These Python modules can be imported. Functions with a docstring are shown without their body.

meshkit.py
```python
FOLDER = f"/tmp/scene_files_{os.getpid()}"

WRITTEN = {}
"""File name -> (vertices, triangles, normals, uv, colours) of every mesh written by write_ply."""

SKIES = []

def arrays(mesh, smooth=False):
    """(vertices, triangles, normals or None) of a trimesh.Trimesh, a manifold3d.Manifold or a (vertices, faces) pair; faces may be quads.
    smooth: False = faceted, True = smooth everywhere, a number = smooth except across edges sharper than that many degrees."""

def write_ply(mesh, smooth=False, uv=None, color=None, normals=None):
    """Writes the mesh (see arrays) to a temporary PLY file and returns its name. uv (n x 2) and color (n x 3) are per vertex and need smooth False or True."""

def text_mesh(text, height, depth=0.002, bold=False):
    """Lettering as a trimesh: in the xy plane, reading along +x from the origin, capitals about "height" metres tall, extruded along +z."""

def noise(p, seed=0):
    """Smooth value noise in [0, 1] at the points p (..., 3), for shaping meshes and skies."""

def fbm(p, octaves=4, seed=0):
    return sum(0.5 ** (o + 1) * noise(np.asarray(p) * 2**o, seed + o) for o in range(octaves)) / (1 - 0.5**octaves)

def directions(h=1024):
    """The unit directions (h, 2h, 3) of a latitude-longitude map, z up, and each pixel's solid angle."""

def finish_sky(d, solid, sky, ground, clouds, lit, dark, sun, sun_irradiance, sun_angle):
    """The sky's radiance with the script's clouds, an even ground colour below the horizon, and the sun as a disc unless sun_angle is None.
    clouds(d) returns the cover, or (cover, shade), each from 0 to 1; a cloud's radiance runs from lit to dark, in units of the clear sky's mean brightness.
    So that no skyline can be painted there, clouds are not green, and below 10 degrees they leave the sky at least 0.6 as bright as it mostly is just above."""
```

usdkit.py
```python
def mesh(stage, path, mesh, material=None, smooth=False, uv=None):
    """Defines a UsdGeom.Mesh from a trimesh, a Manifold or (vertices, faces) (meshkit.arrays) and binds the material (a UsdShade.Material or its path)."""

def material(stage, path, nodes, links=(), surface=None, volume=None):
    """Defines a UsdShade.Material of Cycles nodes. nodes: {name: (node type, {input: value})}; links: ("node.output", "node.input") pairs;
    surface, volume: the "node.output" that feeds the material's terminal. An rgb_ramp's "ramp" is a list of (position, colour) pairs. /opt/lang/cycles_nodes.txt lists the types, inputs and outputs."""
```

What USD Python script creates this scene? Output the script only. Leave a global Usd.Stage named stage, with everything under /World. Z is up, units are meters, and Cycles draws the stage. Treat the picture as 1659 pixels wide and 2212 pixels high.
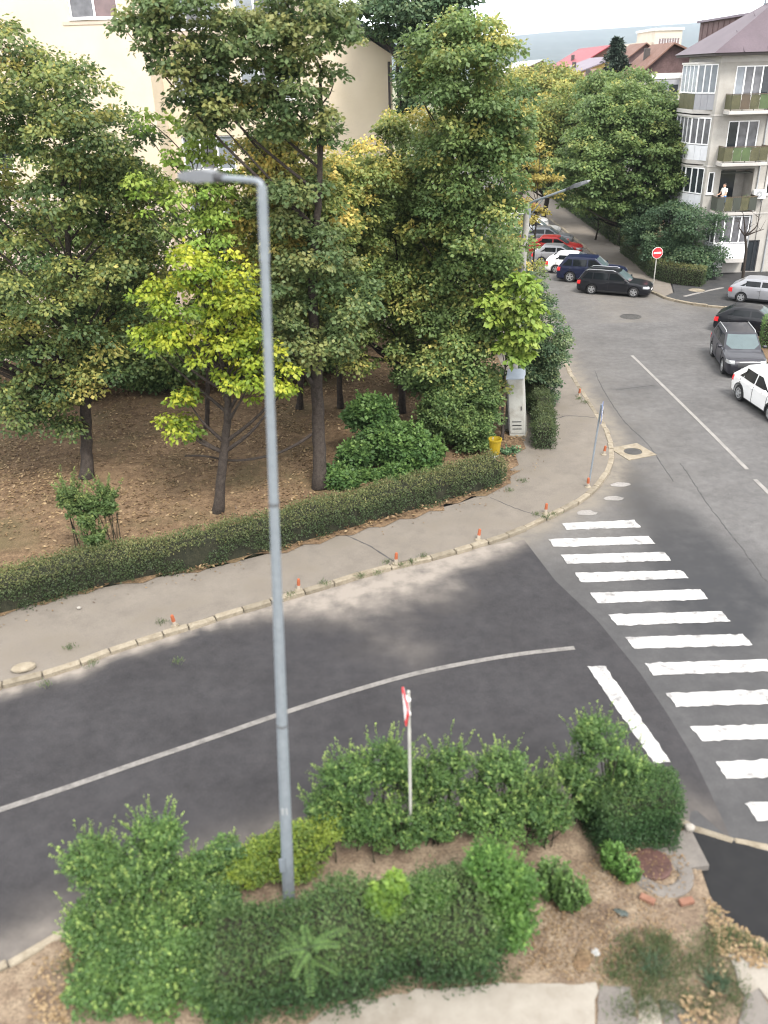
import math, numpy as np, trimesh, manifold3d as m3, usdkit, meshkit
from shapely.geometry import Polygon, LineString, Point, box as sbox
from shapely.ops import unary_union
from pxr import Usd, UsdGeom, UsdLux, UsdShade, Gf, Sdf, Vt

stage = Usd.Stage.CreateInMemory()
UsdGeom.SetStageUpAxis(stage, 'Z'); UsdGeom.SetStageMetersPerUnit(stage, 1.0)
WORLD = UsdGeom.Xform.Define(stage, '/World'); UsdGeom.Scope.Define(stage, '/World/Looks')

# ------------------------------------------------------------------ camera, sky, sun, exposure
CAM_H, PITCH, ROLL, FPX = 13.0, math.radians(27.2), math.radians(1.7), 3350 * 1659 / 3024
F = np.array([0, math.cos(PITCH), -math.sin(PITCH)]); R0 = np.array([1., 0, 0]); U0 = np.cross(R0, F)
R = math.cos(ROLL) * R0 - math.sin(ROLL) * U0; U = math.sin(ROLL) * R0 + math.cos(ROLL) * U0
EYE = np.array([0, 0, CAM_H])
cam = UsdGeom.Camera.Define(stage, '/World/camera')
cam.CreateHorizontalApertureAttr(36.0); cam.CreateVerticalApertureAttr(48.0)
cam.CreateFocalLengthAttr(36.0 * 3350 / 3024); cam.CreateClippingRangeAttr(Gf.Vec2f(0.1, 20000))
cam.CreateFStopAttr(0.55); cam.CreateFocusDistanceAttr(40.0)
cam.CreateExposureAttr(1.95)
cam.AddTransformOp().Set(Gf.Matrix4d(*R, 0, *U, 0, *(-F), 0, *EYE, 1))
SUN_DIR = np.array([0.30, -0.62, 1.0]); SUN_DIR /= np.linalg.norm(SUN_DIR)
SUN_EL, SUN_ROT = math.asin(SUN_DIR[2]), math.atan2(SUN_DIR[0], SUN_DIR[1])
sun = UsdLux.DistantLight.Define(stage, '/World/sun')
sun.CreateNormalizeAttr(True); sun.CreateIntensityAttr(0.40); sun.CreateAngleAttr(18.0); sun.CreateColorAttr(Gf.Vec3f(1.0, 0.95, 0.88))
zx = SUN_DIR; xx = np.cross([0, 0, 1.], zx); xx /= np.linalg.norm(xx); yx = np.cross(zx, xx)
sun.AddTransformOp().Set(Gf.Matrix4d(*xx, 0, *yx, 0, *zx, 0, 0, 0, 60, 1))
dome = UsdLux.DomeLight.Define(stage, '/World/sky')
dome.GetPrim().SetCustomDataByKey('kind', 'structure')
skymat = usdkit.material(stage, '/World/Looks/sky_look', {
    's': ('sky_texture', {'sky_type': 'single_scattering', 'sun_disc': False, 'sun_elevation': SUN_EL, 'sun_rotation': SUN_ROT, 'aerosol_density': 3.0}),
    'tc': ('texture_coordinate', {}),
    'n': ('noise_texture', {'scale': 2.2, 'detail': 5.0, 'roughness': 0.55}),
    'r': ('rgb_ramp', {'ramp': [(0.3, (10.2, 10.4, 10.8)), (0.7, (13.0, 12.9, 12.7))]}),
    'm': ('mix', {'fac': 0.9}),
    'b': ('background_shader', {'strength': 0.07})},
    [('tc.generated', 'n.vector'), ('n.fac', 'r.fac'), ('s.color', 'm.color1'), ('r.color', 'm.color2'), ('m.color', 'b.color')], surface='b.background')
UsdShade.MaterialBindingAPI.Apply(dome.GetPrim()).Bind(skymat)

# ------------------------------------------------------------------ measuring helpers (photo measurements -> world points)
def ray(x, y):
    d = F * FPX + R * (x - 829.5) - U * (y - 1106); return d / np.linalg.norm(d)
def gd(x, y, z=0.0):
    d = ray(x, y); return EYE + d * ((z - CAM_H) / d[2])
def at(x, y, Y):
    d = ray(x, y); return EYE + d * (Y / d[1])
def atx(x, y, X):
    d = ray(x, y); return EYE + d * (X / d[0])

# ------------------------------------------------------------------ object helpers
_count = {}
def numbered(parent, name):
    k = _count.get((parent, name), 0); _count[(parent, name)] = k + 1
    return f'{parent}/{name}' if k == 0 else f'{parent}/{name}_{k:03d}'
def setd(p, label=None, cat=None, group=None, kind=None):
    for k, v in (('label', label), ('category', cat), ('group', group), ('kind', kind)):
        if v: p.SetCustomDataByKey(k, v)
    return p
def thing(name, label=None, cat=None, loc=(0, 0, 0), rz=0.0, group=None, kind=None, tilt=None):
    x = UsdGeom.Xform.Define(stage, numbered('/World', name))
    x.AddTranslateOp().Set(Gf.Vec3d(*map(float, loc))); x.AddRotateZOp().Set(float(math.degrees(rz)))
    if tilt: x.AddRotateXYZOp().Set(Gf.Vec3f(*tilt))
    return setd(x.GetPrim(), label, cat, group, kind)
def dup(src, loc, rz, label, group=None, tilt=None):
    d = src.GetCustomData(); base = src.GetName()
    o = thing(base, label, d.get('category'), loc, rz, group or d.get('group'), None, tilt)
    o.GetReferences().AddInternalReference(src.GetPath()); o.SetInstanceable(True)
    return o
def tmesh(m):
    if isinstance(m, MB): return m.arr()
    return m
def part(parent, name, m, mat, smooth=False, label=None, kind=None, attr=None):
    path = numbered(str(parent.GetPath()), name)
    o = usdkit.mesh(stage, path, tmesh(m), M[mat], smooth)
    if attr:
        for k, v in attr.items():
            UsdGeom.PrimvarsAPI(o).CreatePrimvar(k, Sdf.ValueTypeNames.FloatArray, 'vertex').Set(Vt.FloatArray.FromNumpy(np.asarray(v, np.float32)))
    return setd(o.GetPrim(), label, None, None, kind)
def solo(name, m, mat, label=None, cat=None, group=None, kind=None, smooth=False, attr=None):
    o = part(WORLD.GetPrim(), name, m, mat, smooth, None, None, attr)
    return setd(o, label, cat, group, kind)

class MB:
    """collects triangles"""
    def __init__(s): s.v, s.f, s.n = [], [], 0
    def add(s, m):
        v, f, _ = meshkit.arrays(m); s.v.append(v); s.f.append(f + s.n); s.n += len(v); return s
    def arr(s): return (np.vstack(s.v), np.vstack(s.f))
    def box(s, c, e, rz=0.0): return s.add(bx(c, e, rz))
    def tube(s, p, r, n=8): return s.add(tube(p, r, n))
def bx(c, e, rz=0.0):
    b = trimesh.creation.box(extents=e)
    if rz: b.apply_transform(trimesh.transformations.rotation_matrix(rz, [0, 0, 1]))
    b.apply_translation(c); return b
def box2(a, b):
    a, b = np.asarray(a, float), np.asarray(b, float); return bx((a + b) / 2, np.abs(b - a))
def rbox(c, e, r=0.02, rz=0.0):
    """box with bevelled edges"""
    e = np.asarray(e, float) / 2; r = min(r, e.min() * .9); pts = []
    for sx in (-1, 1):
        for sy in (-1, 1):
            for sz in (-1, 1):
                for k in range(3):
                    q = e - r; q[k] = e[k]; pts.append(q * [sx, sy, sz])
    h = trimesh.convex.convex_hull(np.array(pts))
    if rz: h.apply_transform(trimesh.transformations.rotation_matrix(rz, [0, 0, 1]))
    h.apply_translation(c); return h
def hull(pts): return trimesh.convex.convex_hull(np.asarray(pts, float))
def tube(p, r, n=8, caps=True):
    p = np.asarray(p, float); r = np.broadcast_to(np.asarray(r, float), (len(p),)); k = len(p)
    t = np.gradient(p, axis=0); t /= np.linalg.norm(t, axis=1, keepdims=True) + 1e-12
    ref = np.array([0, 0, 1.]) if abs(t[0][2]) < .9 else np.array([1., 0, 0])
    a = np.cross(t, ref); a /= np.linalg.norm(a, axis=1, keepdims=True) + 1e-12; b = np.cross(t, a)
    th = np.arange(n) / n * 2 * np.pi
    v = (p[:, None] + r[:, None, None] * (np.cos(th)[None, :, None] * a[:, None] + np.sin(th)[None, :, None] * b[:, None])).reshape(-1, 3)
    i = np.arange(k - 1)[:, None] * n; j = np.arange(n)[None]; j2 = (j + 1) % n
    q = np.stack([i + j, i + j2, i + n + j2, i + n + j], -1).reshape(-1, 4)
    f = np.vstack([q[:, [0, 2, 1]], q[:, [0, 3, 2]]])
    if caps:
        v = np.vstack([v, p[:1], p[-1:]]); c0, c1 = len(v) - 2, len(v) - 1; jj = np.arange(n); j3 = (jj + 1) % n
        f = np.vstack([f, np.stack([np.full(n, c0), jj, j3], 1), np.stack([np.full(n, c1), (k - 1) * n + j3, (k - 1) * n + jj], 1)])
    return (v, f)
def lathe(prof, n=16, c=(0, 0, 0)):
    """prof: list of (radius, z)"""
    m = trimesh.creation.revolve(np.array(prof, float), sections=n); m.apply_translation(c); return m
def prism(poly, z0, z1):
    out = MB()
    for g in getattr(poly, 'geoms', [poly]):
        if g.area < 1e-5: continue
        m = trimesh.creation.extrude_polygon(g, z1 - z0, engine='earcut'); m.apply_translation([0, 0, z0]); out.add(m)
    return out
def quad(a, b, c, d): return (np.array([a, b, c, d], float), np.array([[0, 1, 2], [0, 2, 3]]))
def slabq(a, b, c, d, t):
    """thick plate whose outer face is abcd (counter-clockwise seen from outside)"""
    a, b, c, d = (np.asarray(x, float) for x in (a, b, c, d)); n = np.cross(b - a, d - a); n /= np.linalg.norm(n)
    return hull([a, b, c, d, a - n * t, b - n * t, c - n * t, d - n * t])
def smooth_curve(pts, step=0.5):
    """Catmull-Rom through 2D points, resampled evenly"""
    p = np.asarray(pts, float); p = np.vstack([2 * p[0] - p[1], p, 2 * p[-1] - p[-2]]); out = []
    for i in range(1, len(p) - 2):
        t = np.linspace(0, 1, 24, endpoint=False)[:, None]; a, b, c, d = p[i - 1:i + 3]
        out.append(.5 * (2 * b + (c - a) * t + (2 * a - 5 * b + 4 * c - d) * t**2 + (3 * b - a - 3 * c + d) * t**3))
    q = np.vstack(out + [p[-2:-1]]); s = np.r_[0, np.cumsum(np.linalg.norm(np.diff(q, axis=0), axis=1))]
    n = max(2, int(round(s[-1] / step)) + 1); u = np.linspace(0, s[-1], n)
    return np.stack([np.interp(u, s, q[:, k]) for k in range(q.shape[1])], 1)
def offset_curve(c, d):
    t = np.gradient(c, axis=0); t /= np.linalg.norm(t, axis=1, keepdims=True); return c + d * np.stack([-t[:, 1], t[:, 0]], 1)
def man(m):
    v, f, _ = meshkit.arrays(m); return m3.Manifold(m3.Mesh(v.astype(np.float32), f.astype(np.uint32)))

# ------------------------------------------------------------------ materials
M = {}
def matnoise(name, c1, c2, scale=6.0, rough=0.85, fine=60.0, fineamt=0.25, bump=0.15, spec=0.3, stain=None, stain_scale=0.5, dist=0.01, detail=4.0, obj=False, metallic=0.0):
    nodes = {'g': ('texture_coordinate', {}) if obj else ('geometry', {}), 'n': ('noise_texture', {'scale': scale, 'detail': detail, 'roughness': .6}),
             'r': ('rgb_ramp', {'ramp': [(0.32, c1), (0.68, c2)]}), 'f': ('noise_texture', {'scale': fine, 'detail': 2.0}),
             'fm': ('map_range', {'from_min': .3, 'from_max': .7, 'to_min': 1 - fineamt, 'to_max': 1 + fineamt}),
             'h': ('hsv', {}), 'b': ('bump', {'strength': bump, 'distance': dist}),
             'p': ('principled_bsdf', {'roughness': rough, 'specular_ior_level': spec, 'metallic': metallic})}
    pos = 'g.object' if obj else 'g.position'
    links = [(pos, 'n.vector'), (pos, 'f.vector'), ('n.fac', 'r.fac'), ('f.fac', 'fm.value'), ('fm.result', 'h.value'), ('r.color', 'h.color'), ('f.fac', 'b.height'), ('b.normal', 'p.normal')]
    last = 'h.color'
    if stain is not None:
        nodes['sn'] = ('noise_texture', {'scale': stain_scale, 'detail': 6.0, 'roughness': .65}); nodes['sr'] = ('map_range', {'from_min': .5, 'from_max': .68, 'to_min': 0., 'to_max': .75, 'clamp': True})
        nodes['sm'] = ('mix', {'color2': stain}); links += [(pos, 'sn.vector'), ('sn.fac', 'sr.value'), ('sr.result', 'sm.fac'), (last, 'sm.color1')]; last = 'sm.color'
    links.append((last, 'p.base_color'))
    M[name] = usdkit.material(stage, '/World/Looks/' + name, nodes, links, surface='p.BSDF')
def matplain(name, c, rough=0.5, metallic=0.0, spec=0.5, coat=0.0, var=0.08):
    M[name] = usdkit.material(stage, '/World/Looks/' + name, {'t': ('texture_coordinate', {}), 'n': ('noise_texture', {'scale': 3.0, 'detail': 5.0}),
        'm': ('map_range', {'from_min': .3, 'from_max': .7, 'to_min': 1 - var, 'to_max': 1 + var}), 'h': ('hsv', {'color': c}),
        'p': ('principled_bsdf', {'roughness': rough, 'metallic': metallic, 'specular_ior_level': spec, 'coat_weight': coat})},
        [('t.object', 'n.vector'), ('n.fac', 'm.value'), ('m.result', 'h.value'), ('h.color', 'p.base_color')], surface='p.BSDF')
def matleaf(name, stops, trans=0.4, var=0.32, rough=0.55, big=0.5):
    M[name] = usdkit.material(stage, '/World/Looks/' + name, {
        'a': ('attribute', {'attribute': 'tint'}), 'r': ('rgb_ramp', {'ramp': stops}), 'g': ('geometry', {}),
        'v': ('map_range', {'from_min': 0., 'from_max': 1., 'to_min': 1 - var, 'to_max': 1 + var}),
        'n': ('noise_texture', {'scale': big, 'detail': 3.0}), 'nm': ('map_range', {'from_min': .3, 'from_max': .7, 'to_min': .8, 'to_max': 1.2}),
        'mu': ('math', {'math_type': 'multiply'}), 'h': ('hsv', {}), 'p': ('principled_bsdf', {'roughness': rough, 'specular_ior_level': .35}),
        't': ('translucent_bsdf', {}), 'x': ('mix_closure', {'fac': trans})},
        [('a.fac', 'r.fac'), ('g.random_per_island', 'v.value'), ('g.position', 'n.vector'), ('n.fac', 'nm.value'), ('v.result', 'mu.value1'), ('nm.result', 'mu.value2'),
         ('mu.value', 'h.value'), ('r.color', 'h.color'), ('h.color', 'p.base_color'), ('h.color', 't.color'), ('p.BSDF', 'x.closure1'), ('t.BSDF', 'x.closure2')], surface='x.closure')
def matroad(name, c1, c2, dust, dark, scale=3.0):
    """asphalt; primvar dust: 0 clean .. 1 dusty, primvar wear: darker tar"""
    M[name] = usdkit.material(stage, '/World/Looks/' + name, {
        'g': ('geometry', {}), 'n': ('noise_texture', {'scale': scale, 'detail': 6.0, 'roughness': .65}), 'r': ('rgb_ramp', {'ramp': [(.3, c1), (.7, c2)]}),
        'f': ('voronoi_texture', {'scale': 55.0}), 'fm': ('map_range', {'from_min': 0., 'from_max': .8, 'to_min': .82, 'to_max': 1.2}), 'h': ('hsv', {}),
        'n2': ('noise_texture', {'scale': .55, 'detail': 5.0, 'roughness': .6}), 'm2': ('map_range', {'from_min': .3, 'from_max': .7, 'to_min': .84, 'to_max': 1.16}), 'mm': ('math', {'math_type': 'multiply'}),
        'd': ('attribute', {'attribute': 'dust'}), 'w': ('attribute', {'attribute': 'wear'}), 'dn': ('noise_texture', {'scale': 1.6, 'detail': 5.0, 'roughness': .6}),
        'dm': ('map_range', {'from_min': .3, 'from_max': .7, 'to_min': .5, 'to_max': 1.35}), 'wm': ('map_range', {'from_min': .3, 'from_max': .7, 'to_min': .8, 'to_max': 1.15}), 'dx': ('math', {'math_type': 'multiply', 'use_clamp': True}), 'wx': ('math', {'math_type': 'multiply', 'use_clamp': True}),
        'mw': ('mix', {'color2': dark}), 'md': ('mix', {'color2': dust}), 'b': ('bump', {'strength': .25, 'distance': .006}),
        'p': ('principled_bsdf', {'roughness': .9, 'specular_ior_level': .15})},
        [('g.position', 'n.vector'), ('n.fac', 'r.fac'), ('g.position', 'f.vector'), ('f.distance', 'fm.value'), ('g.position', 'n2.vector'), ('n2.fac', 'm2.value'), ('fm.result', 'mm.value1'), ('m2.result', 'mm.value2'),
         ('mm.value', 'h.value'), ('r.color', 'h.color'), ('g.position', 'dn.vector'), ('dn.fac', 'dm.value'), ('dm.result', 'dx.value1'), ('d.fac', 'dx.value2'), ('dn.fac', 'wm.value'), ('wm.result', 'wx.value1'), ('w.fac', 'wx.value2'),
         ('h.color', 'mw.color1'), ('wx.value', 'mw.fac'), ('mw.color', 'md.color1'), ('dx.value', 'md.fac'), ('md.color', 'p.base_color'), ('f.distance', 'b.height'), ('b.normal', 'p.normal')], surface='p.BSDF')

matroad('old_asphalt', (0.0698, 0.0672, 0.0667), (0.0968, 0.0939, 0.0926), (0.1507, 0.1336, 0.1126), (0.0318, 0.0324, 0.035))
matroad('new_asphalt', (0.0248, 0.0242, 0.0259), (0.0356, 0.0338, 0.0357), (0.2001, 0.1768, 0.1544), (0.0226, 0.0221, 0.0252))
matnoise('black_asphalt', (0.0045, 0.0045, 0.0055), (0.008, 0.008, 0.0085), 4, .75, 90, .5, .5)
matnoise('tar', (0.0338, 0.0323, 0.0338), (0.0616, 0.0585, 0.0569), 6, .85, 40, .3, .3)
matnoise('yard_asphalt', (0.029, 0.029, 0.0305), (0.043, 0.042, 0.041), 2, .85, 60, .2, .3)
matnoise('pavement', (0.1179, 0.1029, 0.0873), (0.1505, 0.1318, 0.1116), 1.6, .9, 70, .14, .25, stain=(0.1179, 0.1014, 0.0816), stain_scale=.8)
matnoise('kerb_concrete', (0.1797, 0.1521, 0.1122), (0.2342, 0.203, 0.1547), 5, .9, 60, .15, .4, stain=(0.1194, 0.0967, 0.0673), stain_scale=3)
matnoise('kerb_concrete_dark', (0.1402, 0.1186, 0.0875), (0.1827, 0.1583, 0.1207), 5, .9, 60, .15, .4, stain=(0.0931, 0.0754, 0.0525), stain_scale=3)
matnoise('slab_concrete', (0.185, 0.1651, 0.1389), (0.2285, 0.2093, 0.1798), 2.5, .92, 70, .12, .4, stain=(0.1312, 0.112, 0.0877), stain_scale=1.2)
matnoise('grey_slab', (0.1094, 0.0986, 0.09), (0.1426, 0.1289, 0.1152), 3, .92, 60, .2, .5)
matnoise('park_soil', (0.0797, 0.0492, 0.0272), (0.1521, 0.1018, 0.059), 3.5, .95, 18, .35, .8, dist=.03, stain=(0.0761, 0.0612, 0.0295), stain_scale=.35)
matnoise('bed_soil', (0.118, 0.0842, 0.0578), (0.2015, 0.1574, 0.1108), 3, .95, 24, .3, .8, dist=.03, stain=(0.0693, 0.0457, 0.0333), stain_scale=1.1)
matnoise('field_ground', (.10, .11, .06), (.17, .15, .09), .05, .95, 2, .2, .1)
matnoise('hill_ground', (0.0211, 0.0367, 0.036), (0.0403, 0.0518, 0.0504), .004, .95, .03, .5, .1, stain=(0.0154, 0.0259, 0.0252), stain_scale=.012)
matnoise('paint_white', (0.2852, 0.279, 0.2728), (0.372, 0.3658, 0.3596), 3, .8, 45, .1, .2, stain=(0.0713, 0.0682, 0.0663), stain_scale=2.6)
matnoise('paint_worn', (0.1188, 0.1116, 0.105), (0.1644, 0.1548, 0.1458), 8, .8, 60, .18, .2, stain=(0.0732, 0.0684, 0.066), stain_scale=3)
matnoise('paint_faded', (0.1644, 0.1548, 0.1458), (0.228, 0.2142, 0.2004), 4, .8, 30, .2, .2, stain=(0.0912, 0.0864, 0.0822), stain_scale=2)
matnoise('bark', (0.0216, 0.0163, 0.0134), (0.048, 0.0384, 0.0317), 9, .95, 40, .35, .9, dist=.02)
matnoise('bark_grey', (.12, .105, .09), (.2, .175, .15), 9, .95, 40, .3, .9, dist=.02)
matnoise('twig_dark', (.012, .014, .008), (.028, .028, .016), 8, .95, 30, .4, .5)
matnoise('galvanised', (0.1367, 0.1572, 0.178), (0.1654, 0.186, 0.2068), 7, .5, 50, .07, .05, spec=.5)
matplain('lamp_grey', (0.1001, 0.1046, 0.1137), .45, .2)
matplain('lamp_dark', (.03, .03, .033), .5)
matnoise('concrete_pole', (0.21, 0.203, 0.189), (0.28, 0.2695, 0.252), 5, .9, 50, .15, .4)
matnoise('cabinet_grey', (0.294, 0.294, 0.273), (0.364, 0.3605, 0.336), 2, .7, 40, .06, .1, stain=(0.231, 0.217, 0.189), stain_scale=1.4)
matplain('cabinet_lid', (.33, .37, .42), .5)
matplain('yellow_plastic', (0.2604, 0.1806, 0.0063), .5, var=.12)
matplain('white_plastic', (.72, .72, .70), .45)
matplain('bollard_orange', (0.2632, 0.0679, 0.0239), .7, var=.25)
matplain('bollard_white', (0.2871, 0.2472, 0.1994), .8, var=.2)
matplain('sign_red', (.50, .025, .03), .4); matplain('sign_white', (.74, .73, .72), .4); matplain('sign_blue', (0.027, 0.0683, 0.21), .4)
matplain('sign_back', (.32, .33, .34), .5, .3)
matplain('pole_white', (0.3224, 0.3162, 0.2914), .6, var=.18)
matplain('rubber', (.012, .012, .013), .8); matplain('alloy', (.50, .51, .52), .35, .8); matplain('steel_cover', (0.06, 0.057, 0.054), .6, .4, var=.2)
matplain('rust_cover', (0.06, 0.028, 0.0224), .75, .1, var=.3)
matplain('black_plastic', (.02, .02, .022), .55)
M['car_glass'] = None
matplain('car_glass', (.008, .010, .012), .08, 0, .25); matplain('windscreen_glass', (.07, .095, .10), .1, 0, .5)
matplain('head_lamp', (.30, .31, .32), .15, .2, .6); matplain('tail_lamp', (.55, .015, .02), .2, 0, .6); matplain('amber_lamp', (.6, .2, .02), .25)
for n_, c_, mt_ in (('car_black', (.006, .0065, .009), .1), ('car_navy', (.006, .009, .028), .1), ('car_graphite', (.022, .022, .028), .3), ('car_silver', (.27, .275, .295), .4),
                    ('car_white', (.66, .66, .66), 0), ('car_red', (.40, .015, .015), .1), ('car_pale', (.46, .47, .47), .5), ('car_grey', (.20, .21, .23), .5)):
    matplain(n_, c_, .32, mt_, .35, .25, .03)
matnoise('cream_plaster', (0.5268, 0.4445, 0.3336), (0.578, 0.4947, 0.3833), .7, .92, 30, .05, .15, stain=(0.4682, 0.3872, 0.2981), stain_scale=.35)
matnoise('beige_plaster', (0.42, 0.345, 0.285), (0.465, 0.39, 0.3225), 1, .92, 30, .05, .15)
matnoise('pink_plaster', (.56, .45, .40), (.63, .52, .46), 1, .92, 30, .05, .15)
matnoise('grey_plaster', (0.2941, 0.2788, 0.2544), (0.3789, 0.3616, 0.3331), .8, .92, 25, .07, .2, stain=(0.2322, 0.216, 0.1973), stain_scale=.45)
matnoise('pale_plaster', (0.387, 0.369, 0.3452), (0.449, 0.4319, 0.411), .8, .92, 25, .06, .2, stain=(0.3096, 0.2904, 0.2717), stain_scale=.4)
matnoise('white_plaster', (.62, .62, .61), (.7, .7, .69), .8, .9, 25, .04, .1, stain=(.5, .5, .49), stain_scale=.6)
matnoise('yellow_plaster', (0.45, 0.33, 0.1125), (0.51, 0.39, 0.15), .5, .92, 25, .06, .1)
matnoise('tower_plaster', (0.435, 0.375, 0.315), (0.4875, 0.4275, 0.36), .3, .92, 5, .04, .1)
matplain('pvc_white', (.78, .78, .79), .35, var=.03); matplain('panel_white', (.62, .63, .66), .4, var=.05); matplain('panel_grey', (.27, .27, .29), .5)
matplain('pane_dark', (.02, .024, .028), .06, 0, .5); matplain('pane_curtain', (.11, .11, .12), .12, 0, .5, var=.3); matplain('pane_light', (.19, .21, .235), .1, 0, .6, var=.15); matplain('pane_brown', (.13, .085, .085), .15, 0, .7, var=.15)
matnoise('rail_olive', (.055, .055, .028), (.085, .08, .042), 3, .6, 20, .2, .1); matplain('rail_green', (.055, .085, .03), .5, var=.2); matplain('rail_brown', (.07, .05, .03), .6, var=.2); matplain('rail_dark', (.035, .04, .03), .6)
matnoise('roof_purple', (0.065, 0.0475, 0.0575), (0.085, 0.0625, 0.075), .6, .55, 12, .08, .1); matnoise('roof_red', (0.1683, 0.0102, 0.0179), (0.204, 0.0179, 0.0255), .5, .5, 10, .08, .1)
matnoise('roof_lilac', (0.125, 0.1, 0.125), (0.155, 0.13, 0.155), .5, .6, 10, .08, .1); matnoise('roof_orange', (0.1281, 0.0672, 0.0494), (0.1636, 0.0949, 0.0742), 1.5, .8, 10, .2, .3)
matnoise('roof_brown', (.075, .045, .045), (.11, .07, .068), 1.5, .8, 8, .15, .2); matnoise('roof_slate', (0.096, 0.12, 0.15), (0.132, 0.156, 0.186), 1, .6, 10, .1, .1); matplain('roof_pale', (0.385, 0.385, 0.392), .6)
matplain('soffit_dark', (.05, .042, .04), .8)
matplain('skin', (.45, .26, .18), .6); matplain('shirt_white', (.75, .72, .66), .85); matplain('shorts_blue', (.08, .20, .5), .85); matplain('hair_dark', (.02, .015, .012), .7)
matnoise('brick_orange', (0.1404, 0.066, 0.0429), (0.1836, 0.096, 0.066), 9, .9, 50, .2, .4); matnoise('stone_pale', (0.21, 0.1932, 0.168), (0.2604, 0.2436, 0.2184), 9, .9, 50, .15, .4)
matplain('paper_white', (0.234, 0.231, 0.222), .8); matplain('plastic_black', (.03, .04, .035), .4)
# foliage colours: primvar tint 0 = mature leaf, 1 = young or turning tip
matleaf('leaf_maple', [(0, (0.1145, 0.177, 0.0563)), (0.4, (0.2185, 0.2887, 0.0804)), (0.7, (0.4162, 0.4137, 0.1126)), (1, (0.86, 0.6542, 0.177))])
matleaf('leaf_ochre', [(0, (0.0821, 0.1426, 0.0503)), (0.35, (0.2009, 0.2593, 0.0804)), (0.65, (0.4931, 0.4748, 0.1306)), (0.88, (0.8585, 0.7031, 0.221)), (1, (0.86, 0.6028, 0.241))])
matleaf('leaf_lime', [(0, (0.12, 0.21, 0.03)), (0.4, (0.28, 0.38, 0.035)), (1, (0.58, 0.58, 0.06))], .4)
matleaf('leaf_catalpa', [(0, (0.1, 0.19, 0.035)), (0.5, (0.24, 0.38, 0.06)), (1, (0.42, 0.52, 0.1))], .35)
matleaf('leaf_green', [(0, (0.1145, 0.1923, 0.0645)), (0.5, (0.2185, 0.3079, 0.0966)), (1, (0.6657, 0.5773, 0.1609))])
matleaf('leaf_dark', [(0, (0.0576, 0.1118, 0.0609)), (0.6, (0.1152, 0.1896, 0.088)), (1, (0.2709, 0.3218, 0.1439))])
matleaf('leaf_privet', [(0, (0.0798, 0.1638, 0.0497)), (0.45, (0.1687, 0.2918, 0.0776)), (1, (0.4793, 0.6264, 0.1709))])
matleaf('leaf_fresh', [(0, (0.0846, 0.1898, 0.0401)), (0.5, (0.1557, 0.3063, 0.0666)), (1, (0.3102, 0.5092, 0.1057))])
matleaf('leaf_gold', [(0, (0.141, 0.2315, 0.0481)), (0.5, (0.3846, 0.4938, 0.072)), (1, (0.7178, 0.7252, 0.096))])
matleaf('leaf_hedge', [(0, (0.0514, 0.0876, 0.0361)), (0.5, (0.1077, 0.1433, 0.0541)), (1, (0.2814, 0.2786, 0.1095))])
matleaf('leaf_box', [(0, (0.0328, 0.0847, 0.0298)), (0.45, (0.0708, 0.1432, 0.0448)), (1, (0.2047, 0.2989, 0.0994))])
matleaf('leaf_blue', [(0, (0.072, 0.156, 0.072)), (0.5, (0.12, 0.228, 0.108)), (1, (0.228, 0.348, 0.18))])
matleaf('leaf_yellow', [(0, (0.2659, 0.2295, 0.0425)), (.5, (0.4301, 0.357, 0.085)), (1, (0.5318, 0.442, 0.136))])
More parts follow.
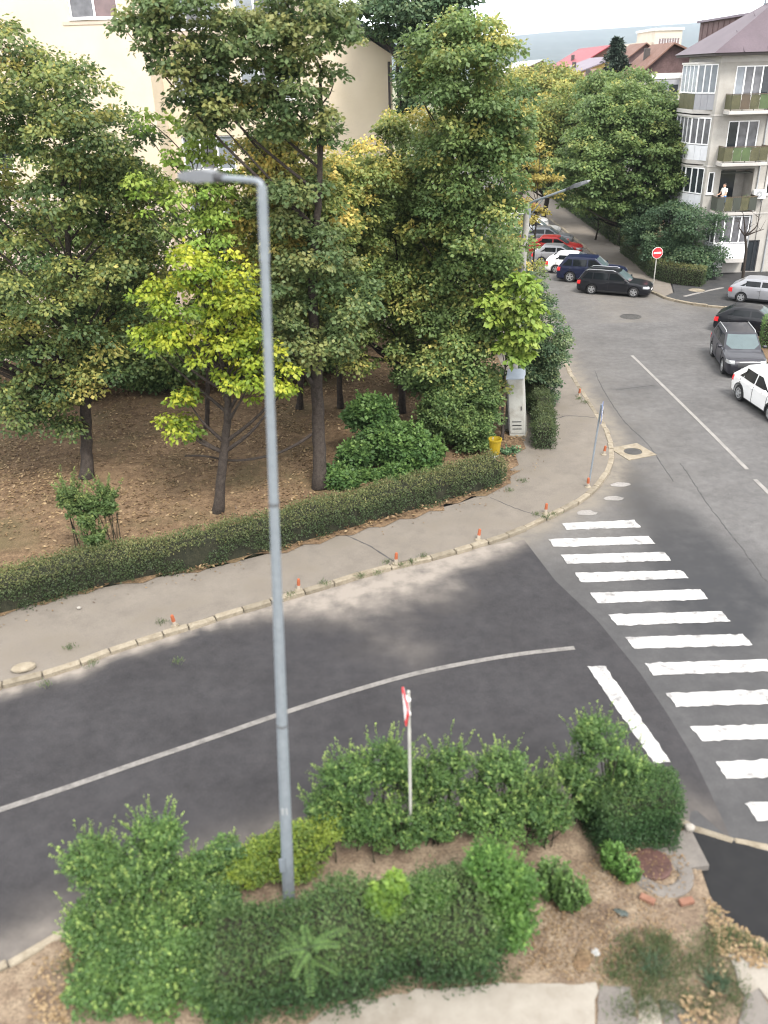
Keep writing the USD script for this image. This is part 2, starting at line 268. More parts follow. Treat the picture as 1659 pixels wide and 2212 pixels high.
matleaf('leaf_dry', [(0, (0.1003, 0.058, 0.0313)), (0.5, (0.2162, 0.1389, 0.0699)), (1, (0.3551, 0.2548, 0.1389))], .1)
matleaf('leaf_spruce', [(0, (0.023, 0.044, 0.031)), (1, (0.058, 0.085, 0.058))], .1)
matleaf('grass_blade', [(0, (.075, .12, .05)), (.5, (.13, .185, .08)), (1, (.32, .28, .15))])
matleaf('grass_blue', [(0, (.085, .15, .09)), (.5, (.13, .215, .13)), (1, (.24, .3, .19))])

matleaf('grass_dry', [(0, (.10, .09, .04)), (.6, (.2, .16, .08)), (1, (.3, .24, .13))], .2)
matleaf('leaf_mid', [(0, (0.0791, 0.1392, 0.0513)), (.5, (0.1595, 0.2301, 0.0839)), (1, (0.3572, 0.354, 0.1184))])
# ------------------------------------------------------------------ ground, roads, pavements
rng = np.random.default_rng(7)
def g2(pts, z=0.0): return np.array([gd(x, y, z)[:2] for x, y in pts])
g = np.r_[-7400, -3000, -1200, -500, np.linspace(-200, 200, 41), 500, 1200, 3000, 7400]
gx, gy = np.meshgrid(g, np.r_[-120, -40, np.linspace(0, 400, 61), 700, 1200, 2000, 3200, 7900]); n0, n1 = gx.shape
def gridfaces(n0, n1):
    i = (np.arange(n0 - 1)[:, None] * n1 + np.arange(n1 - 1)[None]).ravel()
    return np.vstack([np.stack([i, i + 1, i + n1 + 1], 1), np.stack([i, i + n1 + 1, i + n1], 1)])
solo('ground', (np.stack([gx, gy, np.full_like(gx, -.03)], -1).reshape(-1, 3), gridfaces(n0, n1)), 'field_ground', kind='structure')

# hills far behind the town
az = np.radians(np.linspace(-75, 75, 181)); rr = np.linspace(1600, 7000, 60); A, Rr = np.meshgrid(az, rr)
hx, hy = Rr * np.sin(A), Rr * np.cos(A)
hz = 178 * np.clip((Rr - 1900) / 3400, 0, 1) ** 1.15 * (.8 + .4 * meshkit.fbm(np.stack([hx / 2000, hy / 2000, 0 * hx], -1), 4, 3)) * (1 + .22 * np.sin(A * 2.0 + .3)) - 3
solo('hills', (np.stack([hx, hy, hz], -1).reshape(-1, 3), gridfaces(*A.shape)), 'hill_ground', kind='structure', smooth=True)

# kerb line between the park pavement and the road (plan view)
KP = g2([(80, 1470), (180, 1437), (300, 1395), (400, 1365), (500, 1333), (600, 1303), (700, 1275), (780, 1250), (870, 1226), (950, 1208), (1040, 1182), (1130, 1150), (1200, 1115), (1250, 1090), (1290, 1058), (1315, 1025), (1326, 985), (1316, 945), (1300, 910), (1275, 875)])
KP = np.vstack([[-60, 0.2], [-30, 9.6], [-16, 14.1], KP, [9.15, 38.5], [9.3, 43], [9.4, 50], [9.4, 70], [9.4, 170]])
KERB = smooth_curve(KP, .5)
# near kerb of the side road, in front of the planting bed
KN = np.vstack([[-60, -12], [-14, 5.6], g2([(0, 2090), (60, 2045), (130, 2015)]), [[-3.2, 11.05], [-.4, 11.95], [2.4, 12.45], [4.6, 12.35]], g2([(1492, 1790)])])
KNEAR = smooth_curve(KN, .5)

def dist_to(curve, P):
    out = np.full(len(P), 1e9)
    for i in range(0, len(P), 20000): out[i:i + 20000] = np.min(np.linalg.norm(P[i:i + 20000, None] - curve[None], axis=2), axis=1)
    return out
# old road: one sheet under kerbs and pavements
xs = np.arange(1.5, 45, .3); ys = np.r_[np.arange(2, 62, .3), np.arange(62, 170, 2.)]; X, Y = np.meshgrid(xs, ys); P = np.stack([X.ravel(), Y.ravel()], 1)
near = KERB[(KERB[:, 1] > 5) & (KERB[:, 1] < 70)]; dk = dist_to(near, P)
dust = .9 * np.exp(-(dk / .55) ** 2) + .35 * np.exp(-dk / 1.6)
RK = g2([(1410, 632), (1440, 645), (1500, 657), (1560, 663), (1659, 672)]); dr = dist_to(smooth_curve(np.vstack([[[17.1, 90], [17.1, 58]], RK]), .5), P)
dust = dust + .6 * np.exp(-dr / 1.3) + .30 * np.exp(-((P[:, 0] - 14.5) / 1.8) ** 2) * (P[:, 1] > 48)
def smear(pts, wd): return np.exp(-(dist_to(smooth_curve(g2(pts), .3), P) / wd) ** 2)
wear = .95 * smear([(1560, 1330), (1500, 1230), (1420, 1130), (1350, 1040), (1285, 960)], 1.0) + .5 * smear([(1659, 1300), (1560, 1200), (1480, 1110)], .5) + .5 * smear([(1290, 840), (1310, 870), (1380, 950)], .25) + .55 * smear([(1330, 842), (1410, 836)], .35) + .45 * smear([(1480, 640), (1580, 700)], .8)
zeb = ((P[:, 0] > 4.5) & (P[:, 1] < 22.8) & (P[:, 1] > 8)); wear = wear + .62 * (P[:, 0] > 3.5) * (P[:, 1] > 6) * np.clip((23.6 - P[:, 1]) / 2.5, 0, 1) * np.clip((12.5 - P[:, 0]) / 3.5, 0, 1)
solo('main_road', (np.stack([X, Y, 0 * X], -1).reshape(-1, 3), gridfaces(*X.shape)), 'old_asphalt', kind='structure', attr={'dust': np.clip(dust, 0, 1), 'wear': np.clip(wear, 0, 1)})

# side road: newer, darker surface laid over the old one, ending along an oblique seam beside the crossing
seam = g2([(1132, 1166), (1200, 1255), (1290, 1340), (1380, 1450), (1440, 1540), (1500, 1640), (1545, 1735), (1580, 1815)])
up = smooth_curve(np.vstack([[[-60, .6], [-30, 10.0], [-16, 14.5]], KP[3:14]]), .4); up = offset_curve(up, .25)
up = up[up[:, 0] < seam[0, 0]]; up[-1] = seam[0] + [0, .2]
lo = KNEAR[KNEAR[:, 0] < seam[-1, 0] - .2]; lo = offset_curve(lo, -.2); lo = np.vstack([lo, [5.9, 12.2], seam[-1:]])
def resamp(c, n):
    s = np.r_[0, np.cumsum(np.linalg.norm(np.diff(c, axis=0), axis=1))]; u = np.linspace(0, s[-1], n); return np.stack([np.interp(u, s, c[:, k]) for k in (0, 1)], 1)
nu, nv = 260, 44; ua, la, sm = resamp(up, nu), resamp(lo, nu), resamp(seam, nv)
t = np.linspace(0, 1, nv)[None, :, None]; G = ua[:, None] * (1 - t) + la[:, None] * t
w = np.linspace(0, 1, nu)[:, None, None] ** 6; G = G + w * (sm[None] - G[-1:])
P2 = G.reshape(-1, 2); dU, dL = dist_to(KERB, P2), dist_to(KNEAR, P2)
nz = meshkit.fbm(np.c_[P2 * .35, 0 * dU], 4, 5); nz2 = meshkit.fbm(np.c_[P2 * .8, 0 * dU], 4, 9)
widen = .35 + 1.7 * np.exp(-((P2[:, 0] - 0.4) / 2.2) ** 2)
dust2 = np.clip(1.25 * np.exp(-(dU / (widen * (.35 + 1.3 * nz2))) ** 2), 0, 1) + .5 * np.exp(-(dL / .7) ** 2)
wear2 = np.clip((nz - .45) * 1.6, 0, .8) * np.exp(-((dU - 2.2) / 1.6) ** 2) * 1.5
solo('side_road', (np.c_[P2, np.full(len(P2), .004)], gridfaces(nu, nv)[:, ::-1]), 'new_asphalt', kind='structure', attr={'dust': np.clip(dust2, 0, 1), 'wear': np.clip(wear2, 0, 1)})

# pavement along the park, park soil
pav_poly = Polygon(np.vstack([offset_curve(KERB, .16), [[5.0, 170]], [[5.6, 40], [5.3, 31]], g2([(1090, 1050), (1000, 1085), (800, 1140), (600, 1192), (450, 1230), (300, 1255), (150, 1285), (0, 1325)], .1), [[-30, 13.4], [-60, 4]]])).buffer(0)
solo('park_pavement', prism(pav_poly, -.02, .12), 'pavement', kind='structure')
sx, sy = np.meshgrid(np.arange(-62, 9.3, .5), np.arange(4, 48, .5)); q = np.stack([sx.ravel(), sy.ravel()], 1)
from shapely import contains_xy
park_poly = Polygon([[-60, 4.2], [-30, 13.6]] + [list(p) for p in g2([(0, 1323), (150, 1283), (300, 1253), (450, 1228), (600, 1190), (800, 1138), (1000, 1083), (1092, 1048)], .1)] + [[5.5, 31], [5.8, 40], [5.2, 60], [-60, 60]]).buffer(.1)
sz = .135 + .10 * meshkit.fbm(np.c_[q * .5, 0 * q[:, 0]], 3, 2) * np.clip(dist_to(np.array(park_poly.exterior.segmentize(.5).coords)[:, :2], q) / 2, 0, 1)
fc = gridfaces(*sx.shape); cen = q[fc].mean(1); fc = fc[contains_xy(park_poly, cen[:, 0], cen[:, 1])]
solo('park_ground', (np.c_[q, sz], fc), 'park_soil', kind='structure', smooth=True)

def kerb_row(name, curve, step, wd, z0, z1, mat, jit=.015, uneven=.012):
    root = thing(name, kind='structure'); L_ = np.linalg.norm(np.diff(curve, axis=0), axis=1).sum(); s_ = np.r_[0, np.cumsum(np.linalg.norm(np.diff(curve, axis=0), axis=1))]; u_ = np.cumsum(rng.uniform(.72, 1.28, int(L_ / step) + 1)); u_ = (u_ - u_[0]) / (u_[-1] - u_[0]) * L_; c = np.stack([np.interp(u_, s_, curve[:, k]) for k in (0, 1)], 1)
    for i in range(len(c) - 1):
        d = c[i + 1] - c[i]; L = np.linalg.norm(d); a = math.atan2(d[1], d[0]); m = (c[i] + c[i + 1]) / 2
        top = z1 + rng.normal(0, uneven); off = rng.normal(0, jit); nn = np.array([-d[1], d[0]]) / L
        b = rbox([m[0] + nn[0] * off, m[1] + nn[1] * off, (z0 + top) / 2], [L - .012 - rng.uniform(0, .02), wd, top - z0], .022, a + rng.normal(0, .012))
        b.vertices += rng.normal(0, .004, b.vertices.shape)
        part(root, 'kerb_stone', b, mat if rng.uniform() < .7 else mat + '_dark')
    return root
vis = KERB[(KERB[:, 0] > -14) & (KERB[:, 1] < 72)]
kerb_row('park_kerb', offset_curve(vis, .08), .78, .20, -.03, .135, 'kerb_concrete')
kerb_row('bed_kerb', offset_curve(KNEAR[(KNEAR[:, 0] > -9)], -.07), .85, .16, -.03, .12, 'kerb_concrete')

# far side of the main road: pavement under the trees, kerb, yard in front of the block
fk = smooth_curve(np.vstack([[[17.15, 170], [17.15, 100], [17.15, 62]], [[17.3, 57], [17.9, 54.9]], g2([(1440, 646), (1500, 659), (1560, 665), (1659, 674)]), [[32, 48.4], [45, 44]]]), .5)
far_pav = Polygon(np.vstack([fk[fk[:, 1] > 53.6], [[18.9, 54.6]], [[19.6, 57.4], [19.9, 62], [20.2, 170]]])).buffer(0)
solo('far_pavement', prism(far_pav, -.02, .12), 'pavement', kind='structure')
yard = Polygon(np.vstack([fk[fk[:, 1] < 53.7], [[45, 60.5], [20.6, 60.5]], [[19.7, 57.3], [19.0, 54.6]]])).buffer(0)
solo('yard_surface', prism(yard, -.02, .105), 'yard_asphalt', kind='structure')
kerb_row('far_kerb', offset_curve(fk[(fk[:, 1] < 95) & (fk[:, 1] > 47)], -.08), 1.0, .18, -.03, .13, 'kerb_concrete')
gs = Polygon([[19.75, 57.5], [20.6, 60.5], [45, 60.5], [60, 80], [60, 170], [20.2, 170], [20.0, 62]])
solo('garden_ground', prism(gs, -.02, .16), 'park_soil', kind='structure')
verge = Polygon([[18.9, 20], [18.9, 42.6], [19.7, 44.2], [24, 43.2], [45, 37], [45, 20]]).buffer(.1)
solo('verge_ground', prism(verge, -.02, .12), 'park_soil', kind='structure')

# foreground bed, black asphalt entrance, slabs
bed_edge = offset_curve(KNEAR, -.15); bed_edge = bed_edge[bed_edge[:, 0] > -40]
right = g2([(1500, 1840), (1512, 1880), (1532, 1940), (1565, 1990), (1610, 2020), (1659, 2043)])
bx_, by_ = np.meshgrid(np.arange(-12, 10, .16), np.arange(3, 14, .16)); q = np.stack([bx_.ravel(), by_.ravel()], 1)
bed_poly = Polygon(np.vstack([bed_edge, right, [[12, 7.5], [12, 2], [-40, 2]]])).buffer(0)
sz = .10 + .12 * meshkit.fbm(np.c_[q * .8, 0 * q[:, 0]], 4, 12) * np.clip(dist_to(np.array(bed_poly.exterior.segmentize(.3).coords)[:, :2], q) / .8, .15, 1)
for (px, py, rad, dep) in ((1255, 1868, .34, .13), (1262, 2063, .22, .06)):
    c = gd(px, py)[:2]; sz -= dep * np.exp(-(np.linalg.norm(q - c, axis=1) / rad) ** 2)
fc = gridfaces(*bx_.shape); cen = q[fc].mean(1); fc = fc[contains_xy(bed_poly.buffer(-.06), cen[:, 0], cen[:, 1])]
solo('planting_bed', (np.c_[q, sz], fc), 'bed_soil', kind='structure', smooth=True)
solo('bed_base', prism(bed_poly.intersection(sbox(-40, 2, 14, 16)), -.02, .07), 'bed_soil', kind='structure')
blk = Polygon(np.vstack([g2([(1494, 1800), (1560, 1812), (1659, 1842)]), [[12.5, 9.6], [12.5, 7.4]], right[::-1]])).buffer(.02)
solo('entrance_surface', prism(blk, -.02, .012), 'black_asphalt', kind='structure')
kb = smooth_curve(np.vstack([g2([(1488, 1785), (1560, 1803), (1659, 1832)]), [[12, 9.9]]]), .4)
kerb_row('entrance_kerb', kb, .8, .15, -.03, .03, 'kerb_concrete', .01, .006)
def slab(pts, mat, z0=.05, z1=.2, seed=0):
    r = np.random.default_rng(seed); c = np.array(Polygon(g2(pts, z1)).exterior.segmentize(.18).coords)[:-1]; c = c + r.normal(0, .018, c.shape)
    return prism(Polygon(c).buffer(0), z0, z1)
path = thing('concrete_path', kind='structure')
part(path, 'slab', slab([(560, 2300), (700, 2185), (735, 2168), (900, 2140), (1100, 2122), (1255, 2125), (1292, 2122), (1285, 2180), (1284, 2300)], 'slab_concrete', seed=1), 'slab_concrete')
part(path, 'slab', slab([(1290, 2300), (1290, 2180), (1294, 2126), (1362, 2133), (1374, 2185), (1382, 2300)], 'grey_slab', z1=.19, seed=2), 'grey_slab')
part(path, 'slab', slab([(1388, 2300), (1379, 2195), (1384, 2148), (1404, 2146), (1428, 2190), (1440, 2300)], 'slab_concrete', z1=.185, seed=3), 'slab_concrete')
part(path, 'slab', slab([(1450, 2300), (1436, 2200), (1420, 2160), (1460, 2166), (1500, 2190), (1520, 2300)], 'bed_soil', z1=.175, seed=4), 'grey_slab')
part(path, 'slab', slab([(1575, 2060), (1640, 2064), (1720, 2100), (1720, 2215), (1665, 2165), (1640, 2130), (1605, 2150), (1595, 2110)], 'slab_concrete', z1=.19, seed=5), 'slab_concrete')
part(path, 'slab', slab([(1608, 2156), (1636, 2137), (1660, 2172), (1720, 2225), (1720, 2300), (1595, 2300), (1600, 2210)], 'grey_slab', z1=.185, seed=6), 'grey_slab')

# painted markings
ZC = lambda X, Y: (1097.2 + .3386 * X, 1042.3 + .3386 * Y)
zq = [((343, 262), (805, 240), (848, 288), (375, 303)), ((257, 363), (895, 342), (938, 392), (292, 413)), ((338, 462), (995, 445), (1042, 500), (375, 520)), ((425, 578), (1105, 560), (1152, 612), (465, 637)),
      ((527, 706), (1228, 683), (1278, 745), (572, 773)), ((640, 845), (1362, 822), (1418, 888), (695, 914)), ((750, 988), (1500, 968), (1560, 1040), (803, 1063)), ((873, 1155), (1650, 1128), (1715, 1205), (930, 1232))]
def painted(pts, r, z, jit=.012):
    c = np.array(Polygon(pts).exterior.segmentize(.12).coords)[:-1]; c = c + r.normal(0, jit, c.shape); m = prism(Polygon(c).buffer(0), z - .003, z); return m
zr = np.random.default_rng(4)
cross = thing('zebra_crossing', 'white zebra crossing of parallel painted bars across the junction', 'crosswalk', kind='structure')
W_ = [g2([ZC(*p) for p in qd]) for qd in zq]
for qd in W_: part(cross, 'stripe', painted(qd, zr, .012), 'paint_white')
ext = W_[7][1] - W_[7][0]
for l in (((1010, 1345), (1073, 1433)), ((1163, 1560), (1243, 1652))):
    a, b = g2([ZC(*p) for p in l]); part(cross, 'stripe', painted([a, a + ext, b + ext, b], zr, .012), 'paint_white')
ZD = lambda X, Y: (1097.2 + .3386 * X, 1591 + .3386 * Y)
for l in (((1325, 160), (1395, 272)), ((1510, 425), (1592, 542))):
    a, b = g2([ZD(*p) for p in l]); part(cross, 'stripe', painted([a, a + ext, b + ext, b], zr, .012), 'paint_white')
a = g2([ZC(505, 1172), ZC(620, 1175), ZC(1040, 1790), ZC(930, 1790)]); solo('stop_line', painted([a[0], a[1], a[2], a[3]], zr, .013), 'paint_white', 'broad white stop line painted in front of the zebra crossing', 'road marking', kind='structure')
def ribbon(pts, wd, mat, z): c = smooth_curve(g2(pts), .3); l, r = offset_curve(c, wd / 2), offset_curve(c, -wd / 2); return prism(Polygon(np.vstack([l, r[::-1]])).buffer(0), z - .003, z)
solo('centre_line', ribbon([(-60, 1772), (0, 1750), (150, 1700), (300, 1648), (450, 1597), (600, 1545), (750, 1497), (900, 1455), (1050, 1425), (1150, 1410), (1241, 1400)], .15, 'paint_worn', .013), 'paint_worn', 'long curved greyish centre line on the dark side road', 'road marking', kind='structure')
solo('centre_line', ribbon([(1365, 768), (1490, 890), (1614, 1014)], .15, 'paint_faded', .009), 'paint_faded', 'straight pale centre dash on the main road', 'road marking', kind='structure')
solo('centre_line', ribbon([(1631, 1036), (1665, 1070), (1700, 1108)], .15, 'paint_faded', .009), 'paint_faded', 'short start of the next pale dash at the right edge of the main road', 'road marking', kind='structure')
for k, (x, y) in enumerate(((1341, 1047), (1326, 1077), (1267, 1108))):
    c = gd(x, y)[:2]; solo('worn_marking', prism(Polygon(c + np.random.default_rng(k).normal(0, .03, (10, 2)) + [[.35 * math.cos(a), .17 * math.sin(a)] for a in np.linspace(0, 5.65, 10)]).buffer(0), .006, .009), 'paint_faded', ('faded remnant of an old crossing bar nearest the drain', 'faded remnant of an old crossing bar, middle of three', 'faintest remnant of an old crossing bar by the first zebra stripe')[k], 'road marking', kind='structure')
yl = smooth_curve(g2([(1480, 640), (1530, 628), (1560, 622)], .1), .4); solo('yard_line', prism(LineString(yl).buffer(.12), .104, .111), 'paint_faded', 'pale line across the dark yard asphalt', 'road marking', kind='structure')

# cracks and tar joints in the old road, pavement crack
def crack(name, pts, wd, z, mat, label, seed):
    r = np.random.default_rng(seed); c = smooth_curve(g2(pts, z), .15); c = c + np.cumsum(r.normal(0, .012, c.shape), 0) * np.linspace(0, 1, len(c))[:, None] * np.linspace(1, 0, len(c))[:, None] + r.normal(0, .012, c.shape); w = wd * (.5 + r.uniform(0, 1, len(c)))
    t = np.gradient(c, axis=0); t /= np.linalg.norm(t, axis=1, keepdims=True); nn_ = np.stack([-t[:, 1], t[:, 0]], 1); l, rr_ = c + nn_ * w[:, None] / 2, c - nn_ * w[:, None] / 2
    return solo(name, prism(Polygon(np.vstack([l, rr_[::-1]])).buffer(0), z - .002, z + .001), mat, label, 'crack', kind='structure')
crack('road_crack', [(1285, 800), (1300, 835), (1345, 905), (1400, 960), (1455, 1040)], .028, .004, 'tar', 'dark wandering crack down the main road left of its centre dash', 1)
crack('road_crack', [(1332, 842), (1362, 838), (1412, 832)], .05, .004, 'tar', 'short dark repaired joint across the main road above the blue sign', 2)
crack('road_crack', [(1470, 1000), (1530, 1090), (1600, 1180), (1659, 1260)], .03, .004, 'tar', 'dark tar line running off the right edge of the main road', 3)
crack('pavement_crack', [(745, 1155), (800, 1180), (850, 1212)], .04, .122, 'tar', 'diagonal crack across the pavement above the lamp pole side', 7)
crack('pavement_crack', [(1200, 905), (1230, 898), (1285, 902)], .05, .122, 'tar', 'dark crack across the pavement at the blue sign', 8)
crack('pavement_crack', [(1060, 1075), (1120, 1100), (1190, 1122)], .025, .122, 'tar', 'thin crack in the pavement beyond the end of the long hedge', 9)
# covers set in the ground
d = thing('drain_cover', 'round iron drain cover in a square concrete frame beside the kerb', 'drain', tuple(gd(1367, 976)), .35)
fr = prism(sbox(-.62, -.62, .62, .62).difference(Point(0, 0).buffer(.34)), -.01, .022); part(d, 'frame', fr, 'kerb_concrete')
lid = MB().add(lathe([(0, 0), (.32, 0), (.32, .016), (0, .016)], 24))
for k in range(-3, 4): lid.box([k * .08, 0, .018], [.03, .5 * math.sqrt(max(.1, 1 - (k / 4) ** 2)), .01])
part(d, 'lid', lid, 'steel_cover')
def cover(name, px, label, r, mat, z=.0, cat='manhole cover'):
    o = thing(name, label, cat, tuple(gd(px[0], px[1], z)))
    part(o, 'frame', lathe([(r, -.02), (r + .06, -.02), (r + .06, .011), (r, .014)], 28), 'steel_cover')
    m = MB().add(lathe([(0, -.02), (r, -.02), (r, .006), (0, .008)], 28))
    for k in range(8): a = k * math.pi / 4; m.box([.6 * r * math.cos(a), .6 * r * math.sin(a), .011], [.4 * r, .03, .008], a)
    part(o, 'lid', m, mat); return o
cover('manhole_cover', (1362, 684), 'round dark manhole cover in the main road before the parked black estate car', .55, 'steel_cover')
cover('manhole_cover', (1505, 627), 'pale manhole cover in the dark yard near the no entry sign', .5, 'kerb_concrete', .11)
o = thing('inspection_chamber', 'round concrete chamber ring with reddish brown iron lid in the bare soil', 'manhole', tuple(gd(1428, 1884, .13)))
part(o, 'ring', lathe([(.3, -.1), (.56, -.1), (.56, .03), (.53, .05), (.34, .05), (.3, .03)], 32), 'grey_slab')
m = MB().add(lathe([(0, -.05), (.34, -.05), (.34, .065), (.31, .078), (0, .082)], 28, (-.12, .14, 0))); 
for k in range(10): a = k * math.pi / 5; m.box([.2 * math.cos(a) - .12, .2 * math.sin(a) + .14, .084], [.2, .03, .012], a)
part(o, 'lid', m, 'rust_cover')
part(o, 'apron', slabq([-.9, .1, .03], [.1, .0, .03], [.9, .1, .02], [.85, 1.0, .0], .12), 'grey_slab')
# ------------------------------------------------------------------ foliage generators
def leafmesh(P, D, N, L, Wd, tint, fold=.12):
    n = len(P); D = D / (np.linalg.norm(D, axis=1, keepdims=True) + 1e-9); S = np.cross(D, N); S /= np.linalg.norm(S, axis=1, keepdims=True) + 1e-9; N = np.cross(S, D)
    L = np.broadcast_to(L, (n,))[:, None]; Wd = np.broadcast_to(Wd, (n,))[:, None]
    mid = P + D * L * .45 + N * L * fold
    v = np.stack([P, mid + S * Wd / 2 - N * L * fold * .8, P + D * L, mid - S * Wd / 2 - N * L * fold * .8], 1).reshape(-1, 3)
    i = np.arange(n)[:, None] * 4
    return v, np.vstack([i + [0, 1, 2], i + [0, 2, 3]]), np.repeat(np.clip(tint, 0, 1), 4)
class Leaves:
    def __init__(s): s.p = []
    def add(s, *a, **k): s.p.append(leafmesh(*a, **k)); return s
    def put(s, parent, name, mat, kind='stuff', label=None):
        v, f, t, n = [], [], [], 0
        for a, b, c in s.p: v.append(a); f.append(b + n); t.append(c); n += len(a)
        return part(parent, name, (np.vstack(v), np.vstack(f)), mat, False, label, kind, {'tint': np.concatenate(t)})
def rdir(r, n): d = r.normal(size=(n, 3)); return d / np.linalg.norm(d, axis=1, keepdims=True)

def clump_leaves(lv, r, cs, rad, per, size, warm, flat=.8, droop=.5, upb=.45):
    """cs: clump centres (n,3); rad (n,); per: leaves per clump; warm: base tint (n,)"""
    n = len(cs); cnt = np.maximum(8, (per * (rad / rad.mean()) ** 2).astype(int)); idx = np.repeat(np.arange(n), cnt); m = len(idx)
    d = rdir(r, m); d[:, 2] = np.where(d[:, 2] < -.2, d[:, 2] * -.6, d[:, 2]); rr = r.uniform(.25, 1, m) ** .6
    P = cs[idx] + d * (rad[idx] * rr)[:, None] * [1, 1, flat]
    out = d * [1, 1, .4]; D = out + r.normal(0, .5, (m, 3)) + [0, 0, -droop]; N = [0, 0, upb] + .6 * d + r.normal(0, .38, (m, 3))
    L = size * r.uniform(.65, 1.25, m); t = warm[idx] + .28 * (d[:, 2] * rr) + r.normal(0, .12, m)
    lv.add(P, D, N, L, L * r.uniform(.6, .85, m), t)

def tree(name, label, cat, base, blobs, leaf, seed, trunk=None, r0=.16, nclump=90, crad=(.5, .95), per=150, size=.15, warm=(.15, .35), warmtop=.0, bark='bark', group=None, droop=.55, flat=.8, nlimb=26, shell=.75, upb=.45, minr=.02):
    """blobs: [(centre, (rx,ry,rz))] world ellipsoids; trunk: list of points (first one on the ground)"""
    r = np.random.default_rng(seed); base = np.asarray(base, float)
    o = thing(name, label, cat, tuple(base), 0, group)
    vol = np.array([np.prod(b[1]) ** (2 / 3) for b in blobs]); num = np.maximum(3, (nclump * vol / vol.sum()).astype(int)); cs, top = [], []
    for (c, rad), k in zip(blobs, num):
        d = rdir(r, k); q = r.uniform(0, 1, k) ** (1 / 3 * shell); cs.append(np.asarray(c) + d * q[:, None] * np.asarray(rad)); top.append(d[:, 2] * q)
    cs, top = np.vstack(cs), np.concatenate(top)
    if trunk is None: c = np.mean([b[0] for b in blobs], axis=0); trunk = [base, base * .5 + c * .5 + [.15, 0, 0], c + [0, 0, .3 * blobs[0][1][2]]]
    tr = smooth_curve(trunk, .35); rad = r0 * (1 - .85 * np.linspace(0, 1, len(tr)) ** 1.2); rad[:2] *= [1.35, 1.12]
    tr2 = tr + np.c_[r.normal(0, .012, (len(tr), 2)), np.zeros(len(tr))]
    part(o, 'trunk', _loc(tube(tr2, np.maximum(rad, minr), 10), base), bark, True)
    lb = MB()
    for k in r.permutation(len(cs))[:nlimb]:
        e = cs[k]; hh = tr[:, 2]; zt = max(tr[0, 2] + .25 * (tr[-1, 2] - tr[0, 2]), e[2] - .95 * np.linalg.norm(e[:2] - tr[-1][:2]) - .3); j = int(np.argmin(abs(hh - min(zt, hh[-1])))); a = tr[j]
        m_ = (a + e) / 2 + [0, 0, -.05 * np.linalg.norm(e - a)] + r.normal(0, .1, 3); pp = smooth_curve([a, m_, e], .4)
        lb.tube(pp, np.linspace(max(rad[j] * .55, .02), .012, len(pp)), 5)
    if lb.n: part(o, 'limbs', _loc(lb.arr(), base), bark, True, None, 'stuff')
    lv = Leaves(); clump_leaves(lv, r, cs - base, r.uniform(*crad, len(cs)), per, size, r.uniform(*warm, len(cs)) + warmtop * np.clip(top, -.3, 1), flat, droop, upb)
    lv.put(o, 'crown', leaf); return o
def _loc(m, base):
    v, f, _ = meshkit.arrays(m); return (v - base, f)

def shoots_plant(name, label, cat, base, leaf, seed, tips, n=120, spread=.5, step=.055, size=.06, aspect=.5, group=None, tipwarm=.75, lean=.25, stem='twig_dark', bare=.2, sag=0.0, core=None, pin=.7):
    """shrub of upright shoots; tips: [(centre, (rx,ry,rz))] ellipsoids that the shoot tips fill (upper shells)"""
    r = np.random.default_rng(seed); base = np.asarray(base, float); o = thing(name, label, cat, tuple(base), 0, group)
    vol = np.array([np.prod(t[1]) ** (2 / 3) for t in tips]); num = np.maximum(6, (n * vol / vol.sum()).astype(int)); st, lv = MB(), Leaves(); PP, DD, NN, LL, TT = [], [], [], [], []
    for (c, rad), k in zip(tips, num):
        c = np.asarray(c, float); rad = np.asarray(rad, float)
        for _ in range(k):
            d = rdir(r, 1)[0]; d[2] = abs(d[2]) * 1.1 - .25; e = c + d * rad * r.uniform(.72, 1.12)
            b = np.array([c[0] + (e[0] - c[0]) * spread + r.normal(0, .06), c[1] + (e[1] - c[1]) * spread + r.normal(0, .06), base[2] - .02])
            if e[2] < b[2] + .12: e[2] = b[2] + .12 + r.uniform(0, .1)
            mid = b * .45 + e * .55 + np.r_[(e - b)[:2] * lean, sag + .05] * [1, 1, 1]; p = smooth_curve([b, mid, e], .05); L = len(p)
            st.tube(p[::3] if L > 6 else p, np.linspace(.008, .003, len(p[::3] if L > 6 else p)), 3)
            s = np.linspace(bare, 1, max(4, int((1 - bare) * L * .05 / step))); q = np.stack([np.interp(s, np.linspace(0, 1, L), p[:, a]) for a in range(3)], 1)
            tg = np.gradient(q, axis=0); tg /= np.linalg.norm(tg, axis=1, keepdims=True) + 1e-9
            for side in range(2):
                m = len(q); rd = rdir(r, m); rd -= (rd * tg).sum(1, keepdims=True) * tg; rd /= np.linalg.norm(rd, axis=1, keepdims=True) + 1e-9
                PP.append(q + r.normal(0, .012, q.shape)); DD.append(rd * pin + tg * .6 + r.normal(0, .15, q.shape)); NN.append(tg + [0, 0, .5] - rd * .3 + r.normal(0, .25, q.shape))
                LL.append(size * r.uniform(.7, 1.25, m) * (1 - .35 * s)); TT.append(.12 + tipwarm * np.clip((s - .72) / .28, 0, 1) ** 1.5 + r.normal(0, .09, m) + .12 * (e[2] - base[2]) / 2)
    P, D, N, L, T = (np.concatenate(x) for x in (PP, DD, NN, LL, TT))
    part(o, 'stems', _loc(st.arr(), base), stem, False, None, 'stuff'); lv.add(P - base, D, N, L, L * aspect, T); lv.put(o, 'foliage', leaf)
    if core:
        part(o, 'twigs', _loc(core, base), 'twig_dark')
    return o

